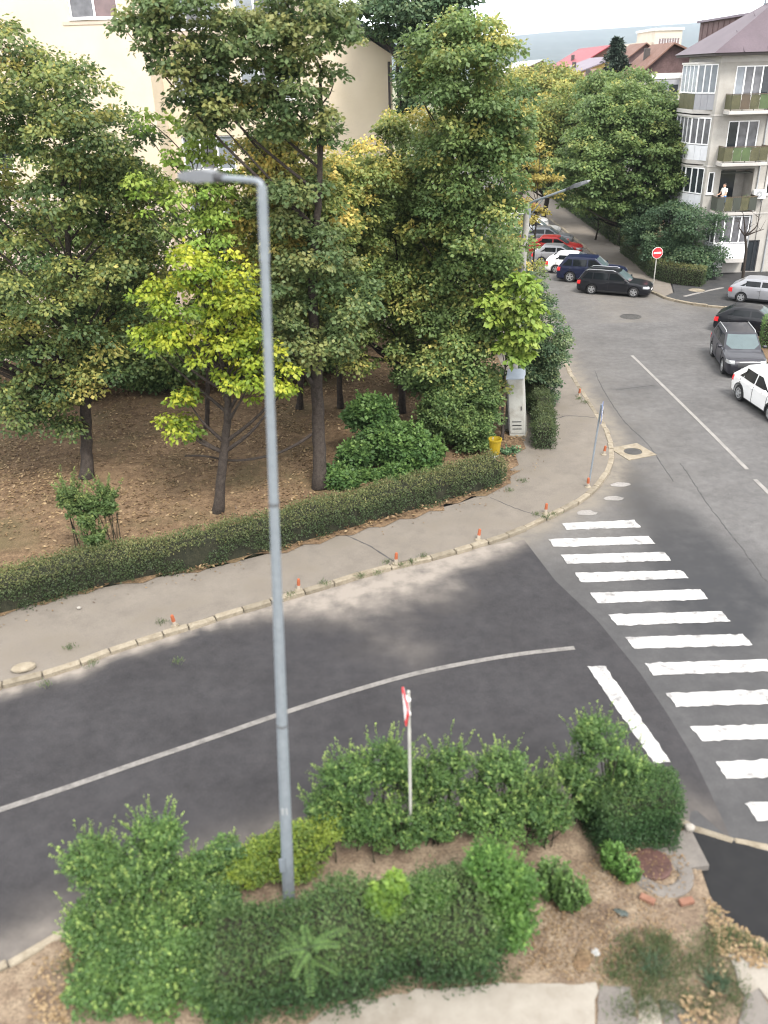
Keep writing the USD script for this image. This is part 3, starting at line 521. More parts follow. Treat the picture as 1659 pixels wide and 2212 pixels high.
def privet(name, label, cat, base, leaf, seed, blobs, dens=1.0, size=.056, aspect=.55, group=None, shoot=.5, nshoot=52, mass=.2, tip=.8, crad=.17):
    """leafy mass of clumps with upright young shoots on top; blobs: [(centre, (rx,ry,rz))]"""
    r = np.random.default_rng(seed); base = np.asarray(base, float); o = thing(name, label, cat, tuple(base), 0, group); st, lv = MB(), Leaves()
    PP, DD, NN, LL, TT = [], [], [], [], []; CS, CR = [], []
    for c, rad in blobs:
        c = np.asarray(c, float); rad = np.asarray(rad, float); A = (rad[0] * rad[1] * rad[2]) ** (2 / 3)
        k = int(170 * A * dens) + 5; d = rdir(r, k); q = r.uniform(.15, 1, k) ** .45; cs = c + d * q[:, None] * rad * .9; cs = cs[cs[:, 2] > base[2]]; CS.append(cs); CR.append(r.uniform(.6, 1.3, len(cs)) * crad)
        for _ in range(7): a = np.r_[c[:2] + r.normal(0, .35, 2) * rad[:2], base[2] - .05]; e = c + r.normal(0, .4, 3) * rad; st.tube(smooth_curve([a, (a + e) / 2 + r.normal(0, .04, 3), e], .2), .012, 4)
        for _ in range(int(nshoot * A * 3.2 * dens) + 4):
            d = rdir(r, 1)[0]; d[2] = abs(d[2]); b = c + d * rad * r.uniform(.5, .95); v = d * [.6, .6, .2] + [0, 0, .85] + r.normal(0, .16, 3); v /= np.linalg.norm(v); L = shoot * r.uniform(.35, 1.15)
            p = smooth_curve([b, b + v * L * .5, b + v * L + r.normal(0, .04, 3) * L], .03); st.tube(p[::4] if len(p) > 8 else p, .004, 3); m = int(L / .014); s = np.sort(r.uniform(.05, 1, m)); q = np.stack([np.interp(s, np.linspace(0, 1, len(p)), p[:, a]) for a in range(3)], 1)
            rd = rdir(r, m); PP.append(q); DD.append(rd * .9 + v * .55); NN.append(v * .8 + [0, 0, .4] + r.normal(0, .3, (m, 3))); LL.append(size * r.uniform(.75, 1.3, m) * (1.05 - .45 * s)); TT.append(.25 + tip * s ** 2 * r.uniform(.5, 1.1) + r.normal(0, .08, m))
    P, D, N, L, T = (np.concatenate(x) for x in (PP, DD, NN, LL, TT)); lv.add(P - base, D, N, L, L * aspect, T)
    CS, CR = np.vstack(CS), np.concatenate(CR); clump_leaves(lv, r, CS - base, CR, 95, size, r.uniform(-.12, .25, len(CS)), .85, .1, .5)
    part(o, 'stems', _loc(st.arr(), base), 'twig_dark', False, None, 'stuff'); lv.put(o, 'foliage', leaf); return o

def hedge(name, label, line, wd, h, leaf, seed, base_z=.12, dens=650, size=.045, wav=.06, top_warm=.35, group=None, gaps=0.0, round_=.12, inner='twig_dark', side=.06):
    """clipped hedge along a plan-view line"""
    r = np.random.default_rng(seed); c = smooth_curve(line, .25); n = len(c); base = np.r_[c[0], base_z]; o = thing(name, label, 'hedge', tuple(base))
    hh = h * (1 + wav * 2 * (meshkit.fbm(np.c_[c * .9, 0 * c[:, 0]], 3, seed) - .5)); ww = wd * (1 + wav * 2 * (meshkit.fbm(np.c_[c * 1.1, 3 + 0 * c[:, 0]], 3, seed + 1) - .5))
    t = np.gradient(c, axis=0); t /= np.linalg.norm(t, axis=1, keepdims=True); nn = np.stack([-t[:, 1], t[:, 0]], 1)
    def prof(u):  # u in [0,1] around section: left side, top, right side ; returns lateral (-.5...5), height 0..1, normal lateral, normal up
        s = u * 3; lat = np.where(s < 1, -.5, np.where(s < 2, s - 1.5, .5)); ht = np.where(s < 1, s, np.where(s < 2, 1, 3 - s)); nl = np.where(s < 1, -1, np.where(s < 2, 0, 1.)); nu_ = np.where((s >= 1) & (s < 2), 1., 0); return lat, ht, nl, nu_
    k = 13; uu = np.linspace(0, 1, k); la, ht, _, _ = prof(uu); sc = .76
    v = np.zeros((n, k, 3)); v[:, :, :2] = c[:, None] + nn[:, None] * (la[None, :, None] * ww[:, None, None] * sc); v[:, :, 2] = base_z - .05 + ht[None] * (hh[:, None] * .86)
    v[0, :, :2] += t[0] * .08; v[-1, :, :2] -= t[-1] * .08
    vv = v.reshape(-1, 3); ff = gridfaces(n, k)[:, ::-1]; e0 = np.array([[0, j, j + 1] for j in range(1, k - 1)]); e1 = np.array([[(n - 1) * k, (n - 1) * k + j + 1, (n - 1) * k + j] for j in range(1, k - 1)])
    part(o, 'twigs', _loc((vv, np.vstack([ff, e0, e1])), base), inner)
    Ltot = np.linalg.norm(np.diff(c, axis=0), axis=1).sum(); A = Ltot * (2 * h + wd); m = int(A * dens); wt = np.array([h, wd, h]) / (2 * h + wd)
    seg = r.choice(3, m, p=wt); u = (seg + r.uniform(0, 1, m)) / 3; s = r.uniform(0, n - 1.001, m)
    ne = int(dens * h * wd); s = np.r_[s, np.zeros(ne), np.full(ne, n - 1.001)]; u = np.r_[u, r.uniform(0, 1, 2 * ne)]; isend = np.r_[np.zeros(m), -np.ones(ne), np.ones(ne)]; M_ = len(s)
    la, ht, nl, nu_ = prof(u); j = s.astype(int); fr = (s - j)[:, None]; cc = c[j] * (1 - fr) + c[j + 1] * fr; nx = nn[j]; tt = t[j]
    la = np.where(isend != 0, r.uniform(-.5, .5, M_), la); ht = np.where(isend != 0, r.uniform(0, 1, M_), ht); nl = np.where(isend != 0, 0, nl); nu_ = np.where(isend != 0, 0, nu_)
    edge = np.clip((abs(la) - .38) / .12, 0, 1) * np.clip((ht - .82) / .18, 0, 1)
    push = r.normal(0, side * .45, M_) + side * 1.4 * (meshkit.fbm(np.c_[cc * 2.2, ht * 2 + la * 2], 3, seed + 5) - .5) - edge * round_
    hj, wj = hh[j], ww[j]; P = np.zeros((M_, 3)); P[:, :2] = cc + nx * (la * wj + nl * push)[:, None] + tt * (isend * (push + .02))[:, None]; P[:, 2] = base_z + ht * hj + nu_ * push - edge * round_ * .4
    N = np.c_[nx * nl[:, None] + tt * isend[:, None], nu_ + .35] + r.normal(0, .45, (M_, 3)); D = np.c_[nx * nl[:, None] * .5, nu_ * .7 + .25] + r.normal(0, .6, (M_, 3))
    if gaps: keep = meshkit.fbm(np.c_[cc * 1.7, ht * 1.5], 3, seed + 8) > gaps * (1.25 - .5 * ht); P, D, N, ht, cc = P[keep], D[keep], N[keep], ht[keep], cc[keep]
    L = size * r.uniform(.65, 1.3, len(P)); T = .18 + top_warm * np.clip(ht - .55, 0, 1) * 2 * r.uniform(.3, 1, len(P)) + .35 * (meshkit.fbm(np.c_[cc * .6, ht], 3, seed + 3) - .5) + r.normal(0, .1, len(P))
    Leaves().add(P - base, D, N, L, L * .55, T).put(o, 'foliage', leaf)
    return o

def blades(r, c, rad, n, h, wd=.012, lean=.5):
    P = np.c_[np.asarray(c)[:2] + r.normal(0, 1, (n, 2)) * rad * .5, np.full(n, c[2])]; d = np.c_[r.normal(0, lean, (n, 2)), np.ones(n)]
    return P, d, np.c_[r.normal(0, 1, (n, 2)), np.full(n, .6)], h * r.uniform(.5, 1.2, n), np.full(n, wd), r.uniform(0, .8, n)
def frond(lv, r, a, d, L, nl, ls, t0):
    """pinnate leaf from a along d"""
    d = np.asarray(d, float) / np.linalg.norm(d); s = np.linspace(.15, 1, nl); mid = np.asarray(a) + d * L * s[:, None] + np.array([0, 0, -1]) * (s ** 2 * L * .3)[:, None]; tg = np.gradient(mid, axis=0); tg /= np.linalg.norm(tg, axis=1, keepdims=True)
    sd = np.cross(tg, [0, 0, 1.]); sd /= np.linalg.norm(sd, axis=1, keepdims=True)
    for q in (-1, 1): lv.add(mid, sd * q + tg * .4 + [0, 0, -.15], np.array([0, 0, 1.]) + r.normal(0, .15, (nl, 3)), ls * (1.05 - .5 * s), ls * .2, t0 + r.normal(0, .08, nl))
    return tube(np.vstack([a, mid]), np.linspace(.007, .003, nl + 1), 4)
# ------------------------------------------------------------------ street furniture
def luminaire(o, a, d, L, mat='lamp_grey'):
    """flat tapered lamp head starting at a, pointing along d"""
    d = np.asarray(d, float) / np.linalg.norm(d); s = np.cross(d, [0, 0, 1.]); s /= np.linalg.norm(s); u = np.cross(s, d); pts = []
    for t, w, h0, h1 in ((0, .07, -.05, .06), (.25, .13, -.045, .085), (.6, .15, -.035, .07), (.9, .10, -.02, .04), (1.0, .04, -.01, .02)):
        for q in (-1, 1): pts += [a + d * L * t + s * w * q + u * h0, a + d * L * t + s * w * q * .8 + u * h1]
    part(o, 'lamp_head', hull(pts), mat)
    part(o, 'lamp_glass', hull([a + d * L * t + s * w * q + u * z for t, w, z in ((.32, .11, -.047), (.85, .09, -.03), (.32, .10, -.07), (.85, .08, -.052)) for q in (-1, 1)]), 'pane_light')
    part(o, 'clamp', _loc(tube([a - d * .16, a + d * .06], [.05, .062], 10), [0, 0, 0]), 'lamp_dark')
b0 = gd(624, 1955, .12); b1 = at(566, 402, 10.25)
o = thing('street_lamp', 'tall grey galvanised street lamp rising from the planting bed in the foreground', 'street lamp', tuple(b0)); tp = b1 - b0
part(o, 'pole', tube([[0, 0, -.1], tp * .25, tp * .5, tp * .75, tp], [.108, .092, .076, .06, .048], 16), 'galvanised', 50)
part(o, 'collar', tube([tp * .93, tp * 1.0], [.058, .056], 12), 'galvanised', 50)
part(o, 'base_collar', tube([[0, 0, -.05], tp * .006], [.16, .15], 14), 'kerb_concrete')
for q_ in (.34, .66): part(o, 'joint_ring', tube([tp * q_, tp * (q_ + .004)], [.104 - .05 * q_, .104 - .05 * q_], 16), 'lamp_grey', 50)
part(o, 'warning_plate', bx(np.array([.0, -.085, 2.3]) + tp * .19 * [1, 1, 0], [.1, .012, .14]), 'sign_back')
part(o, 'service_door', bx(np.array([-.02, -.098, 1.1]), [.09, .015, .32]), 'galvanised')
arm_e = at(472, 384, 10.75) - b0; part(o, 'arm', tube(smooth_curve([tp + [0, 0, -.02], tp + [-.015, .01, .035], tp * .75 + arm_e * .25 + [0, 0, .04], arm_e], .06), .036, 10), 'galvanised', True)
luminaire(o, arm_e + (arm_e - tp) * .05, (at(392, 380, 11.1) - b0) - arm_e, .62)
b0 = gd(1098, 930, .12); b1 = at(1140, 440, 32.6)
o = thing('street_lamp', 'distant street lamp with long slanted arm reaching out of the trees over the road', 'street lamp', tuple(b0)); tp = b1 - b0
part(o, 'pole', tube([[0, 0, -.1], tp * .5, tp], [.19, .15, .11], 12), 'concrete_pole', 40)
e = at(1232, 406, 31.8) - b0; part(o, 'arm', tube(smooth_curve([tp - [0, 0, .25], tp + [.05, 0, 0], (tp + e) / 2, e], .15), .042, 8), 'galvanised', True)
part(o, 'bracket', tube([tp - [0, 0, .5], tp - [0, 0, .15]], .135, 10), 'galvanised'); part(o, 'brace', tube([tp - [0, 0, .55], (tp * .6 + e * .4)], .02, 6), 'galvanised')
luminaire(o, e, e - tp, .75)

# tall cabinet and bin beside the pole
c0 = gd(1118, 944, .12)
o = thing('cabinet', 'tall pale grey utility cabinet with dark side and sloping bluish lid beside the concrete pole', 'cabinet', tuple(c0), -.28, tilt=(0, -5, 0))
part(o, 'body', rbox([0, .25, 1.2], [.62, .5, 2.35], .02), 'cabinet_grey'); part(o, 'plinth', rbox([0, .25, -.02], [.68, .56, .16], .02), 'kerb_concrete')
part(o, 'door', rbox([0, -.008, 1.22], [.55, .02, 2.1], .008), 'cabinet_grey'); part(o, 'handle', bx([.2, -.025, 1.2], [.03, .03, .16]), 'lamp_dark')
part(o, 'lid', hull([[-.34, -.03, 2.375], [.34, -.03, 2.375], [-.34, .55, 2.375], [.34, .55, 2.375], [-.34, .55, 2.62], [.34, .55, 2.62], [-.34, -.03, 2.41], [.34, -.03, 2.41]]), 'cabinet_lid')
for z in (.35, .5, .65): part(o, 'vent', bx([0, -.022, z], [.36, .012, .03]), 'lamp_dark')
part(o, 'side_panel', bx([-.322, .25, 1.2], [.02, .42, 2.2]), 'panel_grey')
c0 = gd(1068, 1003, .12)
o = thing('litter_bin', 'yellow plastic litter bin standing behind the end of the clipped hedge', 'bin', tuple(c0), .3)
part(o, 'post', tube([[0, .22, -.05], [0, .22, 1.0]], .03, 8), 'pole_white')
bn = lathe([(.15, .42), (.17, .43), (.23, .98), (.235, 1.0), (.205, 1.0), (.15, .46)], 20); part(o, 'body', bn, 'yellow_plastic', 40)
part(o, 'rim', lathe([(.225, .96), (.25, .96), (.25, 1.02), (.215, 1.02)], 20), 'yellow_plastic'); part(o, 'inside', lathe([(0, .80), (.2, .80), (.2, .815), (0, .815)], 16), 'black_plastic')
part(o, 'bag', lathe([(0, .24), (.09, .27), (.13, .34), (.14, .42), (.0, .43)], 14), 'white_plastic', 50)

# small orange and white bollards along the kerb
def bollard_parts(o):
    part(o, 'post', lathe([(.062, -.05), (.057, .02), (.05, .18), (0, .18)], 14), 'bollard_white', 40)
    part(o, 'top', lathe([(.052, .16), (.045, .33), (.034, .36), (0, .37)], 14), 'bollard_orange', 40)
    part(o, 'foot', lathe([(.115, -.05), (.105, .02), (.06, .04), (0, .04)], 12), 'kerb_concrete', 40)
BL = [((378, 1352), 'first orange topped white bollard from the left on the pavement edge', (4, -5)), ((645, 1274), 'orange topped white bollard just right of the grey lamp pole', (-2, 3)), ((855, 1217), 'orange topped white bollard in a tuft of weeds at the pavement crack', (3, 3)),
      ((1033, 1166), 'scuffed darker orange bollard between the crack in the pavement and the zebra crossing', (-6, -8)), ((1178, 1109), 'orange topped white bollard in weeds just above the first zebra stripe', (0, 4)), ((1270, 1052), 'rust stained bollard right beside the foot of the blue sign', (2, -4)),
      ((1304, 982), 'orange bollard at the tip of the corner opposite the drain cover', (-3, 6)), ((1250, 856), 'farthest small bollard in dry weeds where the pavement narrows', (5, -5))]
proto = None
for p, lab, tl in BL:
    loc = tuple(gd(p[0], p[1], .12))
    if proto is None: proto = thing('bollard', lab, 'bollard', loc, 0, 'small bollards along the kerb', tilt=(tl[0], tl[1], 0)); bollard_parts(proto)
    else: dup(proto, loc, 0.3 * tl[0], lab, tilt=(tl[0], tl[1], 0))

# signs
def disc(r, t, n=28): m = trimesh.creation.cylinder(r, t, sections=n); m.apply_transform(trimesh.transformations.rotation_matrix(math.pi / 2, [1, 0, 0])); return m
b0 = gd(1412, 610, .12); s = at(1418, 546, b0[1]); h = s[2] - .12
o = thing('no_entry_sign', 'round red no entry sign with white bar beside the parked black estate car', 'road sign', tuple(b0), math.atan2(-b0[0], b0[1]) * -.25)
part(o, 'pole', tube([[0, 0, -.1], [0, 0, h + .3]], .035, 10), 'pole_white', 40)
m = disc(.37, .02); m.apply_translation([0, -.055, h]); part(o, 'rim', m, 'sign_white'); m = disc(.345, .02); m.apply_translation([0, -.06, h]); part(o, 'plate', m, 'sign_red'); part(o, 'bar', rbox([0, -.073, h], [.5, .012, .12], .004), 'sign_white')
for q in (-.15, .15): part(o, 'clamp', bx([0, -.02, h + q], [.1, .06, .04]), 'sign_back')
def tri(r, t, flip=True, rc=.09):
    pts = [[r * math.cos(a), r * math.sin(a)] for a in (math.radians(x) for x in ((-90, 30, 150) if flip else (90, 210, 330)))]
    g_ = Polygon(pts).buffer(-rc).buffer(rc); m = trimesh.creation.extrude_polygon(g_, t, engine='earcut'); m.apply_transform(trimesh.transformations.rotation_matrix(math.pi / 2, [1, 0, 0])); return m
b0 = gd(888, 1832, .12); s = at(893, 1524, b0[1] + .05); h = s[2] - .12
o = thing('give_way_sign', 'red edged white give way triangle seen nearly edge on above the foreground shrubs', 'road sign', tuple(b0), math.radians(-83))
part(o, 'pole', tube([[0, 0, -.1], [0, 0, h + .35]], .027, 10), 'pole_white', 40)
m = tri(.46, .02); m.apply_translation([0, -.045, h]); part(o, 'plate', m, 'sign_red'); m = tri(.30, .012, rc=.04); m.apply_translation([0, -.06, h]); part(o, 'field', m, 'sign_white'); m = tri(.455, .006); m.apply_translation([0, -.036, h]); part(o, 'back', m, 'sign_back')
for q in (-.1, .2): part(o, 'clamp', bx([0, -.01, h + q], [.12, .07, .05]), 'sign_white')
part(o, 'brace', tube([[-.08, .02, -.1], [-.05, .02, h - .5]], .02, 8), 'pole_white')
b0 = gd(1272, 1044, .12); s = at(1296, 889, b0[1] + .1); h = s[2] - .12; lean = (s[0] - b0[0])
o = thing('crossing_sign', 'square blue pedestrian crossing sign seen edge on, on a slim leaning grey pole', 'road sign', tuple(b0), math.radians(74))
ca, sa = math.cos(-math.radians(74)), math.sin(-math.radians(74)); lx, ly = lean * ca, lean * sa
part(o, 'pole', tube([[0, 0, -.1], [lx, ly, h + .3]], .03, 10), 'galvanised', 40)
K = np.array([lx, ly, h])
part(o, 'plate', rbox(K + [0, -.045, 0], [.6, .02, .6], .008), 'sign_blue'); m = tri(.27, .008, False, .01); m.apply_translation(K + [0, -.057, -.04]); part(o, 'triangle', m, 'sign_white')
fg = MB().add(lathe([(0, -.03), (.03, 0), (0, .03)], 8, K + [0.0, -.068, .07])).add(tube([K + [0, -.068, .04], K + [.01, -.068, -.05]], .022, 6)).add(tube([K + [.01, -.068, -.05], K + [.06, -.068, -.14]], .014, 6)).add(tube([K + [.01, -.068, -.05], K + [-.05, -.068, -.14]], .014, 6)).add(tube([K + [0, -.068, .03], K + [.06, -.068, -.03]], .011, 6))
part(o, 'walking_figure', fg, 'lamp_dark'); part(o, 'back', bx(K + [0, -.032, 0], [.58, .006, .58]), 'sign_back')
# ------------------------------------------------------------------ cars (x forward, origin on the road under the middle)
SPEC = {
 'hatch':  dict(L=4.1, W=1.70, belt=.93, H=1.41, xr0=-1.96, xr1=-1.12, xf1=.10, xf0=.95, hood=.88, nose=.72, tail=.90, wb=2.55, wr=.30),
 'estate': dict(L=4.65, W=1.78, belt=.93, H=1.50, xr0=-2.24, xr1=-1.80, xf1=.20, xf0=1.02, hood=.90, nose=.74, tail=.93, wb=2.70, wr=.32),
 'sedan':  dict(L=4.5, W=1.74, belt=.92, H=1.43, xr0=-1.70, xr1=-1.02, xf1=.22, xf0=1.02, hood=.90, nose=.72, tail=.97, wb=2.65, wr=.31),
 'suv':    dict(L=4.62, W=1.88, belt=1.06, H=1.66, xr0=-2.20, xr1=-1.72, xf1=.22, xf0=1.02, hood=1.05, nose=.88, tail=1.06, wb=2.80, wr=.36),
 'crossover': dict(L=4.33, W=1.80, belt=1.02, H=1.62, xr0=-2.06, xr1=-1.20, xf1=.15, xf0=1.0, hood=1.0, nose=.82, tail=1.02, wb=2.63, wr=.345),
}
_cache = {}
def carbase(kind):
    if kind in _cache: return _cache[kind]
    s = SPEC[kind]; L, W = s['L'] / 2, s['W'] / 2; gl = .19 if kind in ('suv', 'crossover') else .16
    st = [(-L, .36, s['tail'] - .30, .70), (-L + .03, .26, s['tail'] - .14, .84), (-L + .12, gl + .03, s['tail'] - .02, .93), (-L + .4, gl, s['tail'], .985), (-L + .9, gl, s['belt'], 1.0), (0, gl, s['belt'] - .005, 1.0), (s['xf0'] - .1, gl, s['hood'] + .01, 1.0),
          (s['xf0'] + .3, gl, s['hood'] - .02, .99), (L - .45, gl, (s['hood'] + s['nose']) / 2, .97), (L - .18, gl + .02, s['nose'], .91), (L - .05, .22, s['nose'] - .09, .80), (L, .30, s['nose'] - .24, .66)]
    sec = []
    for x, z0, z1, w in st:
        w *= W; h = [(w * .86, z0), (w * .97, z0 + .10), (w, (z0 + z1) / 2), (w * .985, z1 - .13), (w * .93, z1 - .03), (w * .80, z1), (w * .4, z1 + .018)]
        sec.append([(x, y, z) for y, z in h] + [(x, -y, z) for y, z in h[::-1]])
    sec = np.array(sec); n, k = sec.shape[:2]; v = sec.reshape(-1, 3)
    i = (np.arange(n - 1)[:, None] * k + np.arange(k)[None]).ravel(); j = (np.arange(n - 1)[:, None] * k + (np.arange(k)[None] + 1) % k).ravel()
    f = np.vstack([np.stack([i, i + k, j + k], 1), np.stack([i, j + k, j], 1)]); c0 = v[:k].mean(0); c1 = v[-k:].mean(0); v = np.vstack([v, c0, c1]); a = np.arange(k); b = (a + 1) % k
    f = np.vstack([f, np.stack([np.full(k, len(v) - 2), a, b], 1), np.stack([np.full(k, len(v) - 1), (n - 1) * k + b, (n - 1) * k + a], 1)])
    tm = trimesh.Trimesh(v, f, process=False); 
    if tm.volume < 0: tm.invert()
    low = man(tm); wx = s['wb'] / 2 + (.05 if kind != 'sedan' else 0); fx, rx = wx - .03, -wx + .10
    for x in (fx, rx):
        for q in (-1, 1): low -= m3.Manifold.cylinder(.5, s['wr'] + .055, s['wr'] + .055, 32).rotate([90, 0, 0]).translate([x, q * W + .25, s['wr']])
    wb, wt, rd = W * .90, W * .70, .06; z0, z1 = s['belt'] - .06, s['H'] - rd
    corners = [(s['xr0'] + rd, wb * .94, z0), (s['xf0'] - rd, wb * .94, z0), (s['xf1'], wt, z1 - .02), (s['xr1'], wt * .97, z1 - .03), ((s['xf1'] + s['xr1']) / 2, wt, z1), ((s['xf0'] + s['xr0']) / 2, wb, z0)]
    sph = [m3.Manifold.sphere(rd, 12).translate([x, q * y, z]) for x, y, z in corners for q in (-1, 1)]
    sph += [m3.Manifold.sphere(rd, 12).translate([(s['xf1'] + s['xr1']) / 2, 0, z1 + .025]), m3.Manifold.sphere(rd, 12).translate([s['xf0'] + .02, 0, z0]), m3.Manifold.sphere(rd, 12).translate([s['xf1'] + .05, 0, z1 - .01])]
    cab = m3.Manifold.batch_hull(sph); shell = low.translate([0, 0, -.5]).scale([1.006, 1.014, 1.0]).translate([0, 0, .5])
    cabs = m3.Manifold.batch_hull([x for x in sph]).translate([0, 0, -s['belt']]).scale([1.004, 1.010, 1.006]).translate([0, 0, s['belt']])
    _cache[kind] = (s, low + cab, shell, cabs, fx, rx, W, L); return _cache[kind]
def mbox(a, b): a, b = np.minimum(a, b), np.maximum(a, b); return m3.Manifold.cube(list(map(float, b - a))).translate(list(map(float, a)))
def poly_cut(pts, y0, y1):
    """prism with side outline pts (x,z) from y0 to y1"""
    return m3.CrossSection([pts]).extrude(y1 - y0).rotate([90, 0, 0]).translate([0, y1, 0])
def make_car(label, kind, paint, loc, rz, group=None, rails=False, cat='car', rim='alloy', cladding=False, name='parked_car'):
    s, body, shell, cabs, fx, rx, W, L = carbase(kind); o = thing(name, label, cat, loc, rz, group)
    part(o, 'body', body, paint, 32)
    bz, H, xr0, xr1, xf1, xf0 = (s[k] for k in ('belt', 'H', 'xr0', 'xr1', 'xf1', 'xf0')); zt, zb = H - .14, bz + .05; t = (zt - bz) / (H - .06 - bz)
    xa, xb = xr0 + .16, xr0 + (xr1 - xr0) * t + .16; xc, xd = xf0 - .16, xf0 + (xf1 - xf0) * t - .12
    pl = [xa + (xc - xa) * u for u in (.27, .62)]; gap = .045
    qx = .42 if kind in ('hatch', 'crossover') else .12; segs = [((xa + qx, pl[0] - gap), (xb + qx * .6, pl[0] - gap)), ((pl[0] + gap, pl[1] - gap), (pl[0] + gap, pl[1] - gap)), ((pl[1] + gap, xc), (pl[1] + gap, xd))]
    for q in (-1, 1):
        for lo_, hi_ in segs:
            if lo_[1] - lo_[0] < .1: continue
            pts = [(lo_[0], zb), (lo_[1], zb), (max(hi_[1], hi_[0] + .05), zt), (hi_[0], zt)]
            y0, y1 = (0.35, 1.2) if q > 0 else (-1.2, -.35)
            m = cabs ^ poly_cut(pts, y0, y1)
            if not m.is_empty(): part(o, 'side_window', m, 'car_glass', 20)
    # windscreen and rear window hug the front and rear faces of the cabin
    def face(x0, z0, x1, z1, wy0, wy1, fwd):
        yy = [[x0, -wy0, z0], [x0, wy0, z0], [x1, wy1, z1], [x1, -wy1, z1]]; d = .30 if fwd else -.30
        pts = np.array([[x + e, y, z] for x, y, z in yy for e in (d, -d * .12)]); return m3.Manifold.hull_points(pts.tolist())
    m = cabs ^ face(xf0 + .03, bz, xf1 + .06, H - .07, W * .84, W * .67, True); part(o, 'windscreen', m, 'windscreen_glass', 20)
    m = cabs ^ face(xr0, bz + .10, xr1 - .05, H - .12, W * .72, W * .58, False); part(o, 'rear_window', m, 'car_glass', 20)
    nz, tl = s['nose'], s['tail']
    for q in (-1, 1):
        ys = sorted((q * W * .60, q * W * 1.02)); part(o, 'headlight', shell ^ mbox([L - .40, ys[0], nz - .17], [L + .1, ys[1], nz - .03]), 'head_lamp', 30)
        ys = sorted((q * W * .62, q * W * 1.02)); part(o, 'taillight', shell ^ mbox([-L - .1, ys[0], tl - .30], [-L + .26, ys[1], tl - .05]), 'tail_lamp', 30)
        part(o, 'mirror', rbox([xf0 - .22, q * (W + .07), bz + .07], [.13, .2, .13], .035), paint, 30)
        for x in (pl[0] + .12, pl[1] + .14): part(o, 'door_handle', rbox([x - .22, q * (W + .004), bz - .13], [.17, .03, .03], .01), paint)
        for x in (pl[0] - .16, pl[1], xf0 - .06): part(o, 'door_seam', shell ^ mbox([x - .006, q * .6, .26], [x + .006, q * 1.2, bz - .02]), 'rubber')
        part(o, 'sill', shell ^ mbox([rx + .36, q * .5, .1], [fx - .36, q * 1.2, .30]), 'black_plastic', 30)
        if cladding:
            for x in (fx, rx):
                ring = (m3.CrossSection.circle(s['wr'] + .11, 32) - m3.CrossSection.circle(s['wr'] + .05, 32)).extrude(.5).rotate([90, 0, 0]).translate([x, q * W + .25, s['wr']]); part(o, 'arch_trim', shell ^ ring, 'black_plastic', 30)
        if rails: part(o, 'roof_rail', tube([[xr1 + .05, q * W * .70, H - .05], [xr1 + .2, q * W * .70, H + .035], [xf1 - .25, q * W * .70, H + .035], [xf1 - .05, q * W * .70, H - .05]], .022, 8), 'alloy', True)
    part(o, 'grille', shell ^ mbox([L - .12, -W * .44, nz - .32], [L + .1, W * .44, nz - .12]), 'black_plastic', 30)
    part(o, 'lower_intake', shell ^ mbox([L - .25, -W * .62, .24], [L + .1, W * .62, .40]), 'black_plastic', 30)
    part(o, 'rear_trim', shell ^ mbox([-L - .1, -W * .75, .22], [-L + .2, W * .75, .40]), 'black_plastic', 30)
    part(o, 'number_plate', bx([L + .006, 0, .46], [.02, .5, .11]), 'white_plastic'); part(o, 'number_plate', bx([-L - .002, 0, tl - .42], [.02, .5, .11]), 'white_plastic')
    part(o, 'boot_seam', shell ^ mbox([-L - .1, -W * .62, tl - .335], [-L + .1, W * .62, tl - .325]), 'rubber'); part(o, 'bonnet_seam', shell ^ mbox([L - .24, -W * .8, .2], [L - .23, W * .8, 1.2]), 'rubber')
    part(o, 'underside', bx([0, 0, .24], [2 * L - .5, 2 * W - .45, .16]), 'rubber')
    r = s['wr']
    for x in (fx, rx):
        for q in (-1, 1):
            w = thing_part(o, 'wheel'); yc = q * (W - .115)
            def rot(m, y): m = m.copy(); m.apply_transform(trimesh.transformations.rotation_matrix(math.pi / 2, [1, 0, 0])); m.apply_translation([x, y, r]); return m
            part(w, 'tyre', rot(lathe([(r * .62, -.10), (r * .92, -.10), (r, -.07), (r, .07), (r * .92, .10), (r * .62, .10)], 28), yc), 'rubber', 40)
            part(w, 'rim', _rim(x, yc, r, q), rim, 30); part(w, 'brake', rot(lathe([(0, -.02), (r * .62, -.02), (r * .62, .02), (0, .02)], 20), yc + q * .02), 'lamp_dark')
    return o
def _rim(x, yc, r, q):
    m = MB(); y = yc + q * .085
    rg = lathe([(r * .58, -.03), (r * .67, -.03), (r * .67, .02), (r * .60, .02)], 28); rg.apply_transform(trimesh.transformations.rotation_matrix(math.pi / 2, [1, 0, 0])); rg.apply_translation([x, y, r]); m.add(rg)
    for k in range(5):
        a = k * 2 * math.pi / 5 + .3; d, p = np.array([math.cos(a), 0, math.sin(a)]), np.array([-math.sin(a), 0, math.cos(a)]); c = np.array([x, y, r]); e = np.array([0, q * .012, 0])
        m.add(hull([c + d * u * r + p * w * v + e * z for u, w in ((.05, .05), (.62, .038)) for v in (-1, 1) for z in (-1, 1)]))
    hb = lathe([(0, -.02), (r * .17, -.02), (r * .15, .025), (0, .03)], 14); hb.apply_transform(trimesh.transformations.rotation_matrix(math.pi / 2, [1, 0, 0])); hb.apply_translation([x, y, r]); return m.add(hb)
def thing_part(o, name): return UsdGeom.Xform.Define(stage, numbered(str(o.GetPath()), name)).GetPrim()
G1 = 'cars parked nose to the far pavement'; G2 = 'cars parked along the right side of the junction'
make_car('black estate car parked nearest the no entry sign', 'estate', 'car_black', (15.35, 55.4, 0), math.radians(-27), G1, True)
make_car('dark navy blue car parked behind the black estate, partly hidden by it', 'suv', 'car_navy', (14.75, 59.2, 0), math.radians(-22), G1)
